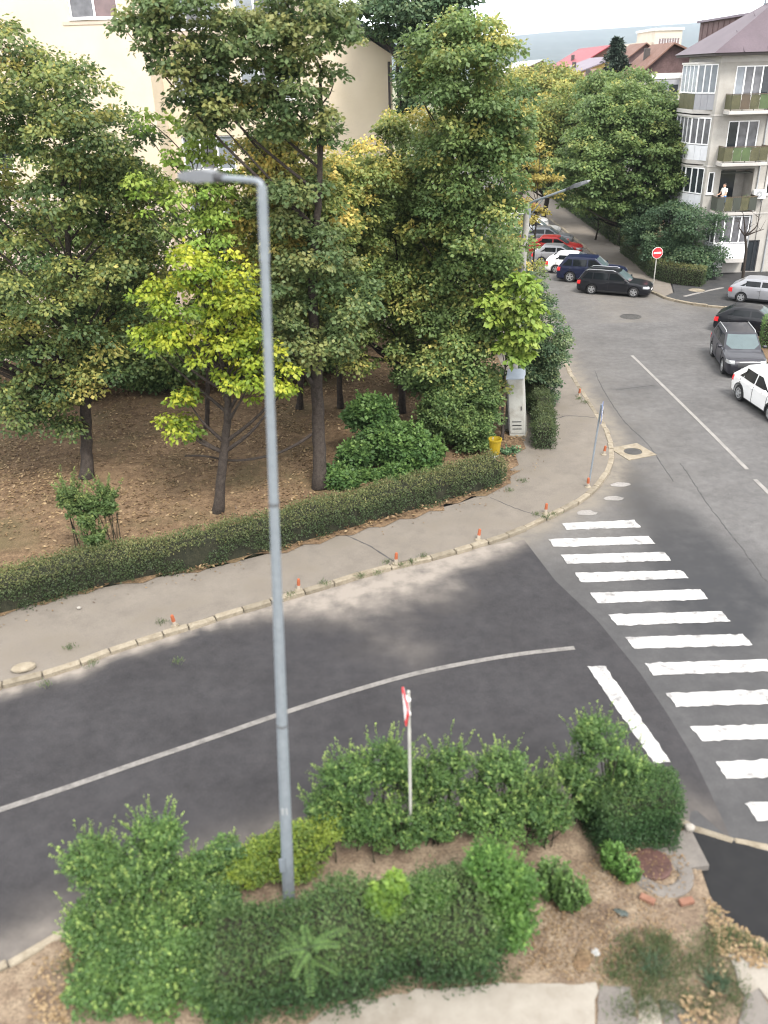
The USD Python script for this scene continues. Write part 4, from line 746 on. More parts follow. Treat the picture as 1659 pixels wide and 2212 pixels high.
make_car('small white car parked between the navy car and the silver hatchback', 'hatch', 'car_white', (14.2, 62.2, 0), math.radians(-20), G1)
make_car('silver hatchback parked in front of the bright red car', 'hatch', 'car_silver', (13.75, 65.3, 0), math.radians(-20), G1)
make_car('bright red hatchback with dark rear window in the parked row', 'hatch', 'car_red', (14.2, 69.0, 0), math.radians(-20), G1)
make_car('dark grey car parked just beyond the bright red hatchback', 'sedan', 'car_grey', (14.2, 73.5, 0), math.radians(-16), G1)
make_car('pale silver car parked far up the row beyond the dark grey one', 'estate', 'car_pale', (13.9, 77.5, 0), math.radians(-14), G1)
make_car('white car parked farthest but one up the street', 'hatch', 'car_white', (14.0, 82.5, 0), math.radians(-10), G1)
make_car('red orange car at the far end of the parked row, mostly hidden', 'hatch', 'car_red', (15.0, 92.0, 0), math.radians(-10), G1)
make_car('silver hatchback standing alone in the yard below the block of flats', 'hatch', 'car_silver', (23.5, 51.6, .105), math.radians(-33), G2)
make_car('black hatchback with red tail lamp parked beyond the dark grey off-roader', 'hatch', 'car_black', (20.4, 45.4, 0), math.radians(-31), G2)
make_car('dark graphite off-roader with silver roof rails facing the camera', 'suv', 'car_graphite', (17.3, 39.9, 0), math.radians(-100), G2, True)
make_car('white crossover at the right edge of the picture', 'crossover', 'car_white', (16.5, 33.75, 0), math.radians(-84), G2, cladding=True)
make_car('white car glimpsed through the trees in the park behind the lamp pole', 'hatch', 'car_white', tuple(at(612, 640, 46) * [1, 1, 0] + [0, 0, .2]), .2)
# ------------------------------------------------------------------ buildings
def window(o, p, u, w, h, n=2, pane='pane_dark', fw=.07, frame='pvc_white', depth=.10, transom=0, label=None, sill=True, alt=None):
    """p: lower left corner of the opening on the wall's outer face seen from outside; u: unit vector to the right; frame and panes stand in a reveal"""
    p = np.asarray(p, float); u = np.asarray(u, float); z = np.array([0, 0, 1.]); nrm = np.cross(u, z)
    def bar(a0, a1, b0, b1, d0, d1): return hull([p + u * a + z * b + nrm * d for a in (a0, a1) for b in (b0, b1) for d in (d0, d1)])
    m = MB(); d0, d1 = -depth, -depth + .07
    m.add(bar(0, fw, 0, h, d0, d1)).add(bar(w - fw, w, 0, h, d0, d1)).add(bar(fw, w - fw, 0, fw, d0, d1)).add(bar(fw, w - fw, h - fw, h, d0, d1))
    xs = np.linspace(fw / 2, w - fw / 2, n + 1)
    for x in xs[1:-1]: m.add(bar(x - fw * .6, x + fw * .6, fw, h - fw, d0, d1 - .004))
    if transom: m.add(bar(fw, w - fw, h * transom - fw / 2, h * transom + fw / 2, d0, d1 - .008))
    fr = part(o, 'window', m, frame, False, label)
    for i in range(n): part(fr, 'pane', bar(xs[i] + fw * .55, xs[i + 1] - fw * .55, fw * .95, h - fw * .95, d0 + .01, d0 + .03), (alt[i % len(alt)] if alt else pane))
    if sill: part(fr, 'sill', bar(-.05, w + .05, -.06, -.004, -depth + .02, .07), frame)
    return fr
def wallbox(a, b, holes=()):
    """solid wall block with recesses cut for windows: holes (p, u, w, h, depth)"""
    a, b = np.minimum(a, b).astype(float), np.maximum(a, b).astype(float); m = mbox(a, b)
    for p, u, w, h, dp in holes:
        u = np.asarray(u, float); n = np.cross(u, [0, 0, 1.]); p = np.asarray(p, float); pts = [p + u * x + np.array([0, 0, z]) + n * d for x in (0, w) for z in (0, h) for d in (-dp, .5)]; m -= m3.Manifold.hull_points([list(map(float, q)) for q in pts])
    return m
E_, S_ = np.array([1., 0, 0]), np.array([0, -1., 0])   # to the right on a south wall; to the right on a west wall is -y

# --- block of flats on the right: corner at (22, 60), south face along x, west face along y
BX, BY, FZ = 22.0, 60.0, (1.2, 4.25, 7.3, 10.35); TOPZ = 13.5
o = thing('apartment_block', 'grey concrete block of flats with green balconies and purplish hipped roof at the right', 'building', (0, 0, 0))
holes = []; wins = []
def W1(p, u, w, h, n, **k): holes.append((p, u, w, h, .16)); wins.append((p, u, w, h, n, k))
W1((26.1, BY, 5.2), E_, .8, 1.3, 1, pane='pane_dark'); W1((29, BY, 11.3), E_, 1.6, 1.5, 2); W1((29, BY, 8.2), E_, 1.6, 1.5, 2); W1((29, BY, 5.2), E_, 1.6, 1.5, 2); W1((26.9, BY, 2.3), E_, 1.3, 1.4, 2, pane='pane_dark')
W1((25.3, BY, .15), E_, 1.0, 2.1, 1, pane='pane_dark', frame='lamp_dark', sill=False); W1((22.15, BY, 5.35), E_, .42, 1.35, 1, pane='pane_dark')
W1((23.0, BY, 11.0), E_, 2.3, 1.9, 4, alt=('pane_light', 'pane_curtain', 'pane_curtain', 'pane_dark')); W1((23.0, BY, 7.9), E_, 2.0, 1.85, 3, alt=('pane_dark', 'pane_curtain', 'pane_curtain'))
holes.append(((22.95, BY, 4.4), E_, 2.2, 2.45, 1.5))
W1((22.9, BY, .3), E_, .8, .5, 1, pane='pane_dark')
part(o, 'wall', wallbox((BX, BY, 0), (44, 66.0, TOPZ), holes), 'grey_plaster')
for p, u, w, h, n, k in wins: window(o, p, u, w, h, n, **k)
for z in FZ[1:]: part(o, 'floor_band', box2((BX - .03, BY - .03, z - .28), (44, 66.02, z - .20)), 'pale_plaster')
part(o, 'parapet', box2((BX - .06, BY - .06, 13.12), (44, 66.04, 13.48)), 'pale_plaster')
# roof: eave slab and hipped metal roof
part(o, 'eave', box2((BX - .75, BY - .75, TOPZ), (45, 66.8, TOPZ + .14)), 'soffit_dark')
rf = hull([(BX - .85, BY - .85, TOPZ + .145), (45, BY - .85, TOPZ + .145), (BX - .85, 66.9, TOPZ + .145), (45, 66.9, TOPZ + .145), (BX + 4.6, 63.1, TOPZ + 3.5), (45, 63.1, TOPZ + 3.5)]); rfp = part(o, 'roof', rf, 'roof_purple')
for k in range(12):
    x = BX + 1 + k * 1.5; y1 = BY - .85 + min(4.9, (x - BX + .8)); part(rfp, 'roof_seam', tube([(x, BY - .85, TOPZ + .18), (x, y1, TOPZ + .18 + (y1 - BY + .85) * .665)], .03, 4), 'roof_purple')
part(rfp, 'snow_guard', tube([(BX + 2.2, BY + .6, TOPZ + 1.2), (44, BY + .6, TOPZ + 1.2)], .05, 5), 'roof_lilac')
part(o, 'skylight', box2((BX + 6.0, 61.2, TOPZ + 1.4), (BX + 8.6, 62.0, TOPZ + 2.05)), 'roof_lilac')
part(o, 'chimney', rbox((BX + 4.4, 64.6, TOPZ + 3.55), (.7, .5, .7), .03), 'soffit_dark')
part(o, 'roof_vent', tube([(BX + 3.6, 63.6, TOPZ + 2.4), (BX + 3.6, 63.6, TOPZ + 3.3), (BX + 4.3, 63.6, TOPZ + 3.35)], .08, 8), 'galvanised')
for x in (25.45, 26.75): part(o, 'drain_pipe', tube([(x, BY - .08, .1), (x, BY - .08, 13.5)], .05, 8), 'sign_back', True)
part(o, 'cable', tube([(25.95, BY - .03, .2), (26.0, BY - .03, 13)], .018, 5), 'lamp_dark')
# south balconies: slab, side walls, railing panels
def balcony(x0, x1, z, dp, rail, side_w=True, posts=4, panels=5, mats=None):
    sl = part(o, 'balcony', rbox(((x0 + x1) / 2, BY - dp / 2, z - .09), (x1 - x0 + .1, dp, .2), .02), 'pale_plaster')
    w = (x1 - x0) / panels
    for k in range(panels): part(sl, 'rail_panel', bx((x0 + w * (k + .5), BY - dp + .03, z + .52), (w - .03, .03, .82)), (mats[k % len(mats)] if mats else rail))
    for y0, y1, xx in ((BY - dp + .05, BY - .02, x0 + .02), (BY - dp + .05, BY - .02, x1 - .02)): part(sl, 'rail_panel', box2((xx - .015, y0, z + .11), (xx + .015, y1, z + .93)), (mats[0] if mats else rail))
    part(sl, 'handrail', MB().box(((x0 + x1) / 2, BY - dp + .03, z + .97), (x1 - x0, .06, .05)).add(box2((x0, BY - dp, z + .945), (x0 + .05, BY, z + .995))).add(box2((x1 - .05, BY - dp, z + .945), (x1, BY, z + .995))), 'rail_brown')
    for k in range(posts + 1): part(sl, 'rail_post', bx((x0 + .03 + (x1 - x0 - .06) * k / posts, BY - dp + .065, z + .5), (.04, .04, .95)), 'rail_dark')
    return sl
balcony(22.55, 25.5, FZ[3], 1.1, 'rail_olive', mats=('rail_olive', 'rail_brown', 'rail_olive', 'rail_green', 'rail_olive')); balcony(22.55, 25.4, FZ[2], 1.1, 'rail_green', mats=('rail_olive', 'rail_green', 'rail_green', 'rail_olive', 'rail_olive')); balcony(22.55, 25.2, FZ[1], 1.1, 'rail_dark', mats=('rail_dark', 'rail_olive'))
# enclosed glazed loggia on the lowest south balcony: three facets
def facet_bay(a, b, z0, zw, zt, n, pane='pane_curtain', panel='panel_white', name='glazed_bay'):
    a, b = np.asarray(a, float), np.asarray(b, float); u3 = np.array([b[0] - a[0], b[1] - a[1], 0]); L = np.linalg.norm(u3); u3 /= L; nn = np.cross(u3, [0, 0, 1.]); p = np.array([a[0], a[1], 0])
    sub = 3
    for k in range(sub):
        x0, x1 = L * k / sub + .01, L * (k + 1) / sub - .01
        part(o, 'bay_panel', hull([p + u3 * x + [0, 0, z] - nn * d for x in (x0, x1) for z in (z0, zw - .04) for d in (0, .08)]), panel)
    window(o, p + [0, 0, zw], u3, L, zt - zw, n, pane=pane, depth=.07, sill=False)
P4 = [(22.5, BY), (22.75, BY - .95), (25.0, BY - .95), (25.2, BY)]
for (a, b), n in zip(zip(P4[:-1], P4[1:]), (2, 4, 2)): facet_bay(a, b, 1.25, 2.25, 4.0, n)
part(o, 'bay_base', hull([(x, y, z) for x, y in ((22.45, BY), (22.7, BY - 1.02), (25.05, BY - 1.02), (25.25, BY)) for z in (.98, 1.24)]), 'pale_plaster'); part(o, 'bay_core', hull([(x, y, z) for x, y in ((22.6, BY), (22.86, BY - .84), (24.9, BY - .84), (25.1, BY)) for z in (1.25, 3.95)]), 'pane_curtain')
part(o, 'balcony_door', box2((23.3, BY + 1.45, 4.42), (24.5, BY + 1.49, 6.6)), 'pane_dark'); part(o, 'plant_shelf', box2((22.97, BY + .2, 6.55), (25.13, BY + .6, 6.62)), 'rail_dark')
# west side glazed bays
WX = BX - .75
Q = [(BX, 65.6), (WX, 65.1), (WX, 62.0), (BX, 60.45)]
for lev, (zb, zw, zt) in enumerate(((1.25, 2.2, 3.9), (4.3, 5.25, 6.9), (7.35, 8.3, 9.95), (10.4, 11.35, 13.05))):
    for k, ((a, b), n) in enumerate(zip(zip(Q[:-1], Q[1:]), (1, 4, 3))):
        facet_bay(a, b, zb, zw, zt, n, pane=('pane_dark', 'pane_dark', 'pane_curtain', 'pane_light')[lev], panel=('panel_white', 'panel_white', 'panel_white', 'rail_olive')[lev] if k == 1 or lev < 3 else 'panel_grey')
    c = [(BX + .3, 65.45), (WX + .1, 65.0), (WX + .1, 62.1), (BX + .3, 60.75)]
    part(o, 'bay_core', hull([(x, y, z) for x, y in c for z in (zb + .01, zt - .01)]), ('pane_dark', 'pane_dark', 'pane_curtain', 'pane_curtain')[lev])
    s_ = [(BX + .2, 65.7), (WX - .07, 65.18), (WX - .07, 61.95), (BX + .2, 60.3)]; part(o, 'bay_slab', hull([(x, y, z) for x, y in s_ for z in (zb - .24, zb - .005)]), 'pale_plaster')
    part(o, 'bay_head', hull([(x, y, z) for x, y in s_ for z in (zt + .005, zt + .12)]), 'pale_plaster')
for k in range(5): part(o, 'base_slat', bx((23.3, BY - .02, .55 + k * .1), (1.3, .03, .08)), 'white_plaster')
ac = thing('air_conditioner', 'white air conditioning unit with round fan on the wall beside the open balcony', 'air conditioner', (25.62, BY - .22, 4.95))
part(ac, 'casing', rbox((0, 0, .3), (.82, .34, .58), .03), 'white_plastic'); m = disc(.22, .02); m.apply_translation([-.06, -.178, .3]); part(ac, 'fan_grille', m, 'sign_back'); m = disc(.06, .02); m.apply_translation([-.06, -.19, .3]); part(ac, 'hub', m, 'white_plastic')
for q in (-.3, .3): part(ac, 'bracket', MB().box((q, .1, -.02), (.04, .36, .04)).box((q, .2, -.12), (.04, .04, .22)), 'sign_back')
# person on the open balcony
def person(loc, rz, label):
    J = {'hipL': (0, .09, .92), 'hipR': (0, -.09, .92), 'kneeL': (.03, .10, .50), 'kneeR': (.02, -.10, .50), 'ankL': (0, .10, .08), 'ankR': (-.02, -.10, .08), 'toeL': (.15, .11, .04), 'toeR': (.13, -.11, .04), 'pel': (0, 0, .97), 'waist': (.01, 0, 1.12), 'chest': (.02, 0, 1.36), 'neck': (.02, 0, 1.50), 'shL': (.01, .19, 1.42), 'shR': (.01, -.19, 1.42), 'elL': (.06, .26, 1.14), 'elR': (.08, -.25, 1.15), 'wrL': (.28, .20, 1.06), 'wrR': (.30, -.18, 1.08), 'hdL': (.37, .18, 1.05), 'hdR': (.39, -.16, 1.07), 'skull': (.04, 0, 1.66), 'chin': (.09, 0, 1.57)}
    bn = [('hipL', 'kneeL', .085, .06), ('hipR', 'kneeR', .085, .06), ('kneeL', 'ankL', .058, .04), ('kneeR', 'ankR', .058, .04), ('ankL', 'toeL', .042, .032), ('ankR', 'toeR', .042, .032), ('pel', 'waist', .13, .12), ('waist', 'chest', .12, .14), ('chest', 'neck', .12, .055), ('hipL', 'pel', .09, .12), ('hipR', 'pel', .09, .12), ('chest', 'shL', .11, .06), ('chest', 'shR', .11, .06), ('shL', 'elL', .055, .042), ('shR', 'elR', .055, .042), ('elL', 'wrL', .04, .028), ('elR', 'wrR', .04, .028), ('wrL', 'hdL', .035, .025), ('wrR', 'hdR', .035, .025), ('neck', 'skull', .05, .09), ('skull', 'chin', .098, .055)]
    S3 = lambda j, r: m3.Manifold.sphere(r, 14).translate(list(map(float, J[j])))
    b = m3.Manifold()
    for a, c, r0, r1 in bn: b += m3.Manifold.batch_hull([S3(a, r0), S3(c, r1)])
    for hd, q in (('hdL', 1), ('hdR', -1)):
        h = np.array(J[hd])
        for k in range(4): b += m3.Manifold.batch_hull([m3.Manifold.sphere(.010, 8).translate(list(h + [.0, (k - 1.5) * .016, 0])), m3.Manifold.sphere(.008, 8).translate(list(h + [.075 - abs(k - 1.4) * .012, (k - 1.5) * .018, -.03]))])
        b += m3.Manifold.batch_hull([m3.Manifold.sphere(.011, 8).translate(list(h + [-.03, -q * .02, 0])), m3.Manifold.sphere(.009, 8).translate(list(h + [.02, -q * .055, -.01]))])
    b += m3.Manifold.batch_hull([m3.Manifold.sphere(.012, 8).translate([.135, 0, 1.65]), m3.Manifold.sphere(.02, 8).translate([.145, 0, 1.625])])
    for q in (-1, 1): b += m3.Manifold.sphere(.026, 8).scale([.7, .5, 1.2]).translate([.04, q * .098, 1.65])
    o = thing('person', label, 'person', loc, rz); part(o, 'body', b, 'skin', True)
    sh = m3.Manifold()
    for a, c, r0, r1 in (('waist', 'chest', .138, .155), ('chest', 'shL', .125, .076), ('chest', 'shR', .125, .076), ('pel', 'waist', .15, .138), ('chest', 'neck', .13, .062)): sh += m3.Manifold.batch_hull([S3(a, r0), S3(c, r1)])
    for s_, e_ in (('shL', 'elL'), ('shR', 'elR')):
        m_ = (np.array(J[s_]) * .5 + np.array(J[e_]) * .5); sh += m3.Manifold.batch_hull([S3(s_, .075), m3.Manifold.sphere(.066, 14).translate(list(m_))])
    part(o, 'shirt', sh, 'shirt_white', True); st = m3.Manifold()
    for q, kn in (('hipL', 'kneeL'), ('hipR', 'kneeR')): st += m3.Manifold.batch_hull([S3(q, .108), m3.Manifold.sphere(.085, 14).translate(list(np.array(J[q]) * .25 + np.array(J[kn]) * .75))]); st += m3.Manifold.batch_hull([S3(q, .108), S3('pel', .142)])
    part(o, 'shorts', st, 'shorts_blue', True)
    part(o, 'hair', m3.Manifold.batch_hull([m3.Manifold.sphere(.10, 16).translate([.02, 0, 1.70]), m3.Manifold.sphere(.085, 16).translate([-.02, 0, 1.64])]), 'hair_dark', True)
    for q in (-1, 1): part(o, 'eye', m3.Manifold.sphere(.012, 8).translate([.128, q * .034, 1.662]), 'lamp_dark', True)
    part(o, 'mouth', m3.Manifold.sphere(.02, 8).scale([.4, 1.1, .3]).translate([.142, 0, 1.585]), 'rust_cover', True)
person((23.15, BY - .55, FZ[1] + .012), math.radians(200), 'person in a white shirt and blue shorts standing on the open balcony')
for k, (x, dy, h, c) in enumerate(((24.7, -.5, .75, 'leaf_privet'), (24.95, -.75, .6, 'leaf_green'))):
    b = np.array([x, BY + dy, FZ[1] + .01]); pp = shoots_plant('potted_plant', ('taller leafy potted plant at the right end of the open balcony', 'smaller potted plant by the railing of the open balcony')[k], 'potted plant', b, c, 60 + k, [(b + [0, 0, h], (.28, .28, .35))], 26, .3, .06, .09)
    part(pp, 'pot', lathe([(0, 0), (.11, 0), (.15, .26), (.12, .26), (0, .22)], 14), 'brick_orange', 40)

# --- cream house wall at the upper left: near wing and big gable
o = thing('cream_apartment_house', 'large cream rendered house with white framed windows behind the park trees', 'building', (0, 0, 0)); YW, YG = 43.6, 46.0
wl = at(330, 200, YW)[0]; hl = []; ws = []
for x, mats in ((-13.35, ('pane_curtain', 'pane_brown')),):
    p = at(152, 41, YW); hl.append((p, E_, 2.15, 1.6, .2)); ws.append((p, E_, 2.15, 1.6, 2, dict(alt=mats, depth=.14)))
    for dx in (-6, -12, -18): hl.append((p + [dx, 0, 0], E_, 2.15, 1.6, .2)); ws.append((p + [dx, 0, 0], E_, 2.15, 1.6, 2, dict(depth=.14)))
    for dz in (-3.1, -6.2, -9.3):
        for dx in (-6, -12, -18): hl.append((p + [dx, 0, dz], E_, 2.15, 1.6, .2)); ws.append((p + [dx, 0, dz], E_, 2.15, 1.6, 2, dict(depth=.14)))
part(o, 'wing_wall', wallbox((-40, YW, 0), (wl, 60, 21.5), hl), 'cream_plaster')
for a in ws: window(o, a[0], a[1], a[2], a[3], a[4], **a[5])
p = at(150, 46, YW) - [.3, .03, .15]; part(o, 'sill_course', box2(p, p + [2.75, .06, .14]), 'beige_plaster')
e0 = at(862, 112, YG); x0g = wl + .004; run = e0[0] - x0g; gz = e0[2] + run * .62; hl, ws = [], []
p = at(362, 64, YG); 
for dz in (0, -3.1, -6.2, -9.3):
    for dx, w in ((0, 2.6), (3.2, 2.6)): hl.append((p + [dx, 0, dz], E_, w, 1.6, .2)); ws.append((p + [dx, 0, dz], E_, w, 1.6, 3, dict(alt=('pane_light', 'pane_curtain', 'pane_light'), depth=.14)))
gw = m3.CrossSection([[(x0g, 0), (e0[0] - .35, 0), (e0[0] - .35, e0[2] - .1), (x0g, gz - .35)]]).extrude(14).rotate([90, 0, 0]).translate([0, YG + 14, 0])
for q in hl:
    P0, u, w, h, dp = q; gw -= mbox(P0 + [0, -.5, 0], P0 + [w, dp, h])
part(o, 'gable_wall', gw, 'cream_plaster')
for a in ws: window(o, a[0], a[1], a[2], a[3], a[4], **a[5])
part(o, 'sill_course', box2((x0g + .2, YG - .05, p[2] - .28), (x0g + 8.5, YG - .004, p[2] - .08)), 'beige_plaster')
th = math.atan(.62); part(o, 'roof', hull([(e0[0] + .25, y, e0[2] - .12 + q) for y in (YG - .55, YG + 14) for q in (0, .16)] + [(x0g, y, gz + .05 + q) for y in (YG - .55, YG + 14) for q in (0, .16)]), 'roof_slate')
part(o, 'verge_board', hull([(e0[0] + .2, y, e0[2] - .36 + q) for y in (YG - .5, YG - .42) for q in (0, .22)] + [(x0g, y, gz - .18 + q) for y in (YG - .5, YG - .42) for q in (0, .22)]), 'soffit_dark')
part(o, 'plinth', box2((-40, YW - .06, 0), (wl + .06, YW, 8.2)), 'pink_plaster'); part(o, 'plinth', box2((wl + .07, YG - .06, 0), (e0[0] - .35, YG, 1.1)), 'pink_plaster')
part(o, 'drain_pipe', tube([(e0[0] - .5, YG - .1, .2), (e0[0] - .5, YG - .1, e0[2] - .4)], .06, 8), 'soffit_dark', True)

# --- row of houses and blocks farther along the street
def far_house(label, x0, x1, y0, y1, ze, zr, wall, roof, gable, ridge='y', name='far_house', xr=None, wins=3, win_rows=3, over=.5, rails=None):
    o = thing(name, label, 'building', (0, 0, 0)); xr = (x0 + x1) / 2 if xr is None else xr; hl, ws = [], []
    for r_ in range(win_rows):
        z = ze - 2.1 - 2.9 * r_
        if z < .5: break
        for k in range(wins):
            w = (x1 - x0) / wins; p = np.array([x0 + w * k + w * .25, y0, z]); hl.append((p, E_, w * .5, 1.4, .2)); ws.append((p, E_, w * .5, 1.4, 2, dict(pane='pane_dark' if (k + r_) % 3 else 'pane_curtain', depth=.14)))
        ny = max(2, int((y1 - y0) / 4.5))
        for k in range(ny):
            w = (y1 - y0) / ny; p = np.array([x0, y0 + w * (k + .75), z]); hl.append((p, S_, w * .5, 1.4, .2)); ws.append((p, S_, w * .5, 1.4, 2, dict(pane='pane_dark' if (k + r_) % 2 else 'pane_light', depth=.14)))
    part(o, 'wall', wallbox((x0, y0, 0), (x1, y1, ze), hl), wall)
    for a in ws: window(o, *a[:5], **a[5])
    g_ = hull([(x0, y, ze + .004) for y in (y0 + .03, y1)] + [(x1, y, ze + .004) for y in (y0 + .03, y1)] + [(xr, y, zr - .05) for y in (y0 + .03, y1)]); part(o, 'gable', g_, gable)
    for xa, sgn in ((x0, -1), (x1, 1)):
        sl = (zr - ze) / abs(xr - xa); part(o, 'roof', hull([(xa + sgn * over, y, ze - over * sl + q) for y in (y0 - .6, y1 + .4) for q in (.03, .17)] + [(xr, y, zr + q) for y in (y0 - .6, y1 + .4) for q in (.03, .17)]), roof)
    part(o, 'chimney', rbox(((xr + x0) / 2, (y0 + y1) / 2, (ze + zr) / 2 + .35), (.5, .4, 1.2), .03), 'soffit_dark'); return o
h2 = far_house('pale block with dark brown timber gable beside the grey block of flats', 24.2, 32.5, 86, 92, 12.45, 14.7, 'pale_plaster', 'roof_orange', 'roof_brown', xr=26.9, wins=2)
rc = part(h2, 'loggia', box2((25.6, 85.93, 9.3), (27.9, 85.99, 11.9)), 'panel_grey'); part(rc, 'pane', box2((27.0, 85.9, 9.6), (27.8, 85.93, 11.5)), 'pane_dark'); part(rc, 'pane', box2((25.7, 85.9, 10.3), (26.9, 85.93, 11.8)), 'pane_light')
part(h2, 'plaster_band', box2((24.1, 85.9, 12.0), (32.5, 85.99, 12.42)), 'white_plaster')
dsh = thing('satellite_dish', 'white satellite dish on the edge of the pale block under the dark gable', 'satellite dish', (28.2, 85.4, 12.7), .5)
dd = lathe([(0, 0), (.2, .03), (.38, .11), (.4, .13), (.2, .05), (0, .02)], 18); dd.apply_transform(trimesh.transformations.rotation_matrix(math.radians(70), [1, 0, 0])); part(dsh, 'dish', dd, 'white_plastic', 40); part(dsh, 'mast', tube([(0, .1, -.5), (0, .1, 0)], .03, 6), 'sign_back'); part(dsh, 'receiver_arm', tube([(0, 0, -.35), (0, -.45, 0)], .015, 5), 'sign_back')
o = thing('far_house', 'tall house with dark brown clad top storey rising behind the grey block of flats', 'building', (0, 0, 0)); part(o, 'wall', box2((35.4, 80, 0), (50, 104, 12.2)), 'pale_plaster')
part(o, 'clad_storey', box2((35.3, 79.9, 12.204), (50.1, 104.1, 17.0)), 'roof_brown')
for k in range(16): part(o, 'cladding_batten', box2((35.24, 80.6 + k * 1.5, 12.3), (35.297, 80.72 + k * 1.5, 16.9)), 'roof_brown')
part(o, 'roof_edge', box2((35.0, 79.6, 17.004), (50.4, 104.4, 17.2)), 'roof_lilac')
far_house('low house with small orange tiled roof left of the spruce', 24.8, 30, 110, 118, 11.2, 12.8, 'beige_plaster', 'roof_orange', 'roof_orange', xr=27, wins=2)
far_house('yellow house with lilac grey metal roof between the street trees and the spruce', 24.0, 36, 124, 140, 11.6, 14.2, 'yellow_plaster', 'roof_lilac', 'yellow_plaster', xr=32, wins=3)
far_house('house with bright red metal roof in the distance', 30.5, 44, 150, 172, 12.3, 16.0, 'yellow_plaster', 'roof_red', 'roof_orange', xr=37.2, wins=4)
far_house('house with brown gable and pale orange roof left of the tower block', 35.5, 43.5, 138, 146, 13.2, 15.9, 'beige_plaster', 'roof_orange', 'roof_brown', xr=39.3, wins=3)
far_house('low pale roofed house farthest left along the street', 25, 37, 185, 215, 11.5, 14.6, 'yellow_plaster', 'roof_pale', 'roof_orange', xr=33, wins=3)
far_house('small brown house peeping out left of the street trees', 21.5, 27, 165, 180, 10.4, 12.6, 'roof_orange', 'roof_brown', 'roof_orange', wins=2)
o = thing('tower_block', 'cream tower block standing above the roofs in the distance', 'building', (0, 0, 0)); a, b = at(1416, 66, 240), at(1470, 66, 240); x0, x1, zt = a[0], b[0] + .5, a[2]; hl, ws = [], []
for r_ in range(7):
    for k in range(4): p = np.array([x0 + 1.0 + k * (x1 - x0 - 1.5) / 4, 240, zt - 3.2 - 2.9 * r_]); hl.append((p, E_, 1.4, 1.5, .2)); ws.append((p, E_, 1.4, 1.5, 2))
part(o, 'wall', wallbox((x0, 240, 0), (x1, 256, zt), hl), 'tower_plaster')
for w_ in ws: window(o, *w_, pane='pane_brown', depth=.14)
part(o, 'parapet', box2((x0 - .3, 239.7, zt + .004), (x1 + .3, 256.3, zt + .5)), 'white_plaster')
c = at(1380, 92, 240); hl, ws = [], []
for r_ in range(6):
    for k in range(3): p = np.array([c[0] + .8 + k * 1.9, 241, c[2] - 2.6 - 2.9 * r_]); hl.append((p, E_, 1.2, 1.4, .2)); ws.append((p, E_, 1.2, 1.4, 1))
part(o, 'low_wing', wallbox((c[0], 241, 0), (x0 - .004, 255, c[2]), hl), 'tower_plaster')
for w_ in ws: window(o, *w_, pane='pane_brown', depth=.14)
# ------------------------------------------------------------------ trees and shrubs where they stand
PT = 'trees of the park'
def blob(x, y, rx, ry, Y, dp):
    c = at(x, y, Y); s = float((c - EYE) @ F) / FPX; return (c, (rx * s, dp, ry * s / .92))
def gz(x, y, z=.15): return gd(x, y, z)
TR = 'park trees'
tree('maple_tree', 'big bushy tree at the left edge with yellowing leaf tips', 'tree', gz(188, 1035), [blob(100, 320, 190, 165, 29.5, 2.6), blob(25, 165, 95, 125, 29.5, 1.8), blob(300, 420, 60, 80, 29, 1.2), blob(290, 600, 60, 90, 29.2, 1.4), blob(110, 215, 90, 85, 29.3, 1.6), blob(225, 300, 85, 90, 29, 1.8), blob(60, 560, 220, 230, 29, 2.8), blob(220, 600, 110, 220, 29, 2.2), blob(30, 800, 140, 110, 28.5, 2), blob(250, 780, 90, 80, 29, 1.6), blob(180, 880, 60, 65, 28.6, 1), blob(60, 870, 90, 60, 28.4, 1.2), blob(-200, 450, 180, 350, 30, 3)], 'leaf_ochre', 11,
     trunk=[gz(188, 1035), at(186, 930, 29), at(178, 780, 29.2), at(150, 560, 29.3), at(130, 330, 29.4)], r0=.22, nclump=430, crad=(.45, .9), per=190, size=.15, warm=(-.15, .45), warmtop=.25, nlimb=40, group=PT)
tree('lime_yellow_tree', 'young bright yellow green tree with dark trunk left of the lamp pole', 'tree', gz(472, 1108), [blob(440, 700, 120, 130, 25.7, 1.1), blob(340, 690, 60, 70, 25.5, .7), blob(540, 800, 70, 80, 25.6, .8), blob(610, 830, 50, 35, 25.6, .5), blob(395, 905, 50, 60, 25.4, .6), blob(440, 590, 90, 60, 25.8, .9), blob(520, 690, 60, 90, 25.6, .8)], 'leaf_lime', 12,
     trunk=[gz(472, 1108), at(482, 990, 25.7), at(492, 870, 25.8), at(470, 720, 25.8), at(450, 560, 25.8)], r0=.17, nclump=150, crad=(.26, .5), per=70, size=.16, warm=(.0, .8), nlimb=34, droop=.8, shell=.9, flat=.9, group=PT)
tree('lime_yellow_tree', 'slender sparse yellow green tree rising behind the lamp head', 'tree', at(430, 790, 33) * [1, 1, 0] + [0, 0, .2], [blob(380, 300, 110, 60, 28, 1), blob(420, 400, 100, 70, 28, 1), blob(330, 420, 60, 60, 28, .8), blob(440, 500, 80, 60, 28, 1), blob(470, 450, 50, 60, 28, .8)], 'leaf_catalpa', 13, r0=.10, nclump=85, crad=(.25, .5), per=52, size=.16, warm=(.3, .9), nlimb=28, droop=.8, shell=.9, group=PT,
     trunk=[at(430, 790, 33) * [1, 1, 0] + [0, 0, .2], at(450, 600, 29), at(430, 420, 28), at(400, 300, 28)])
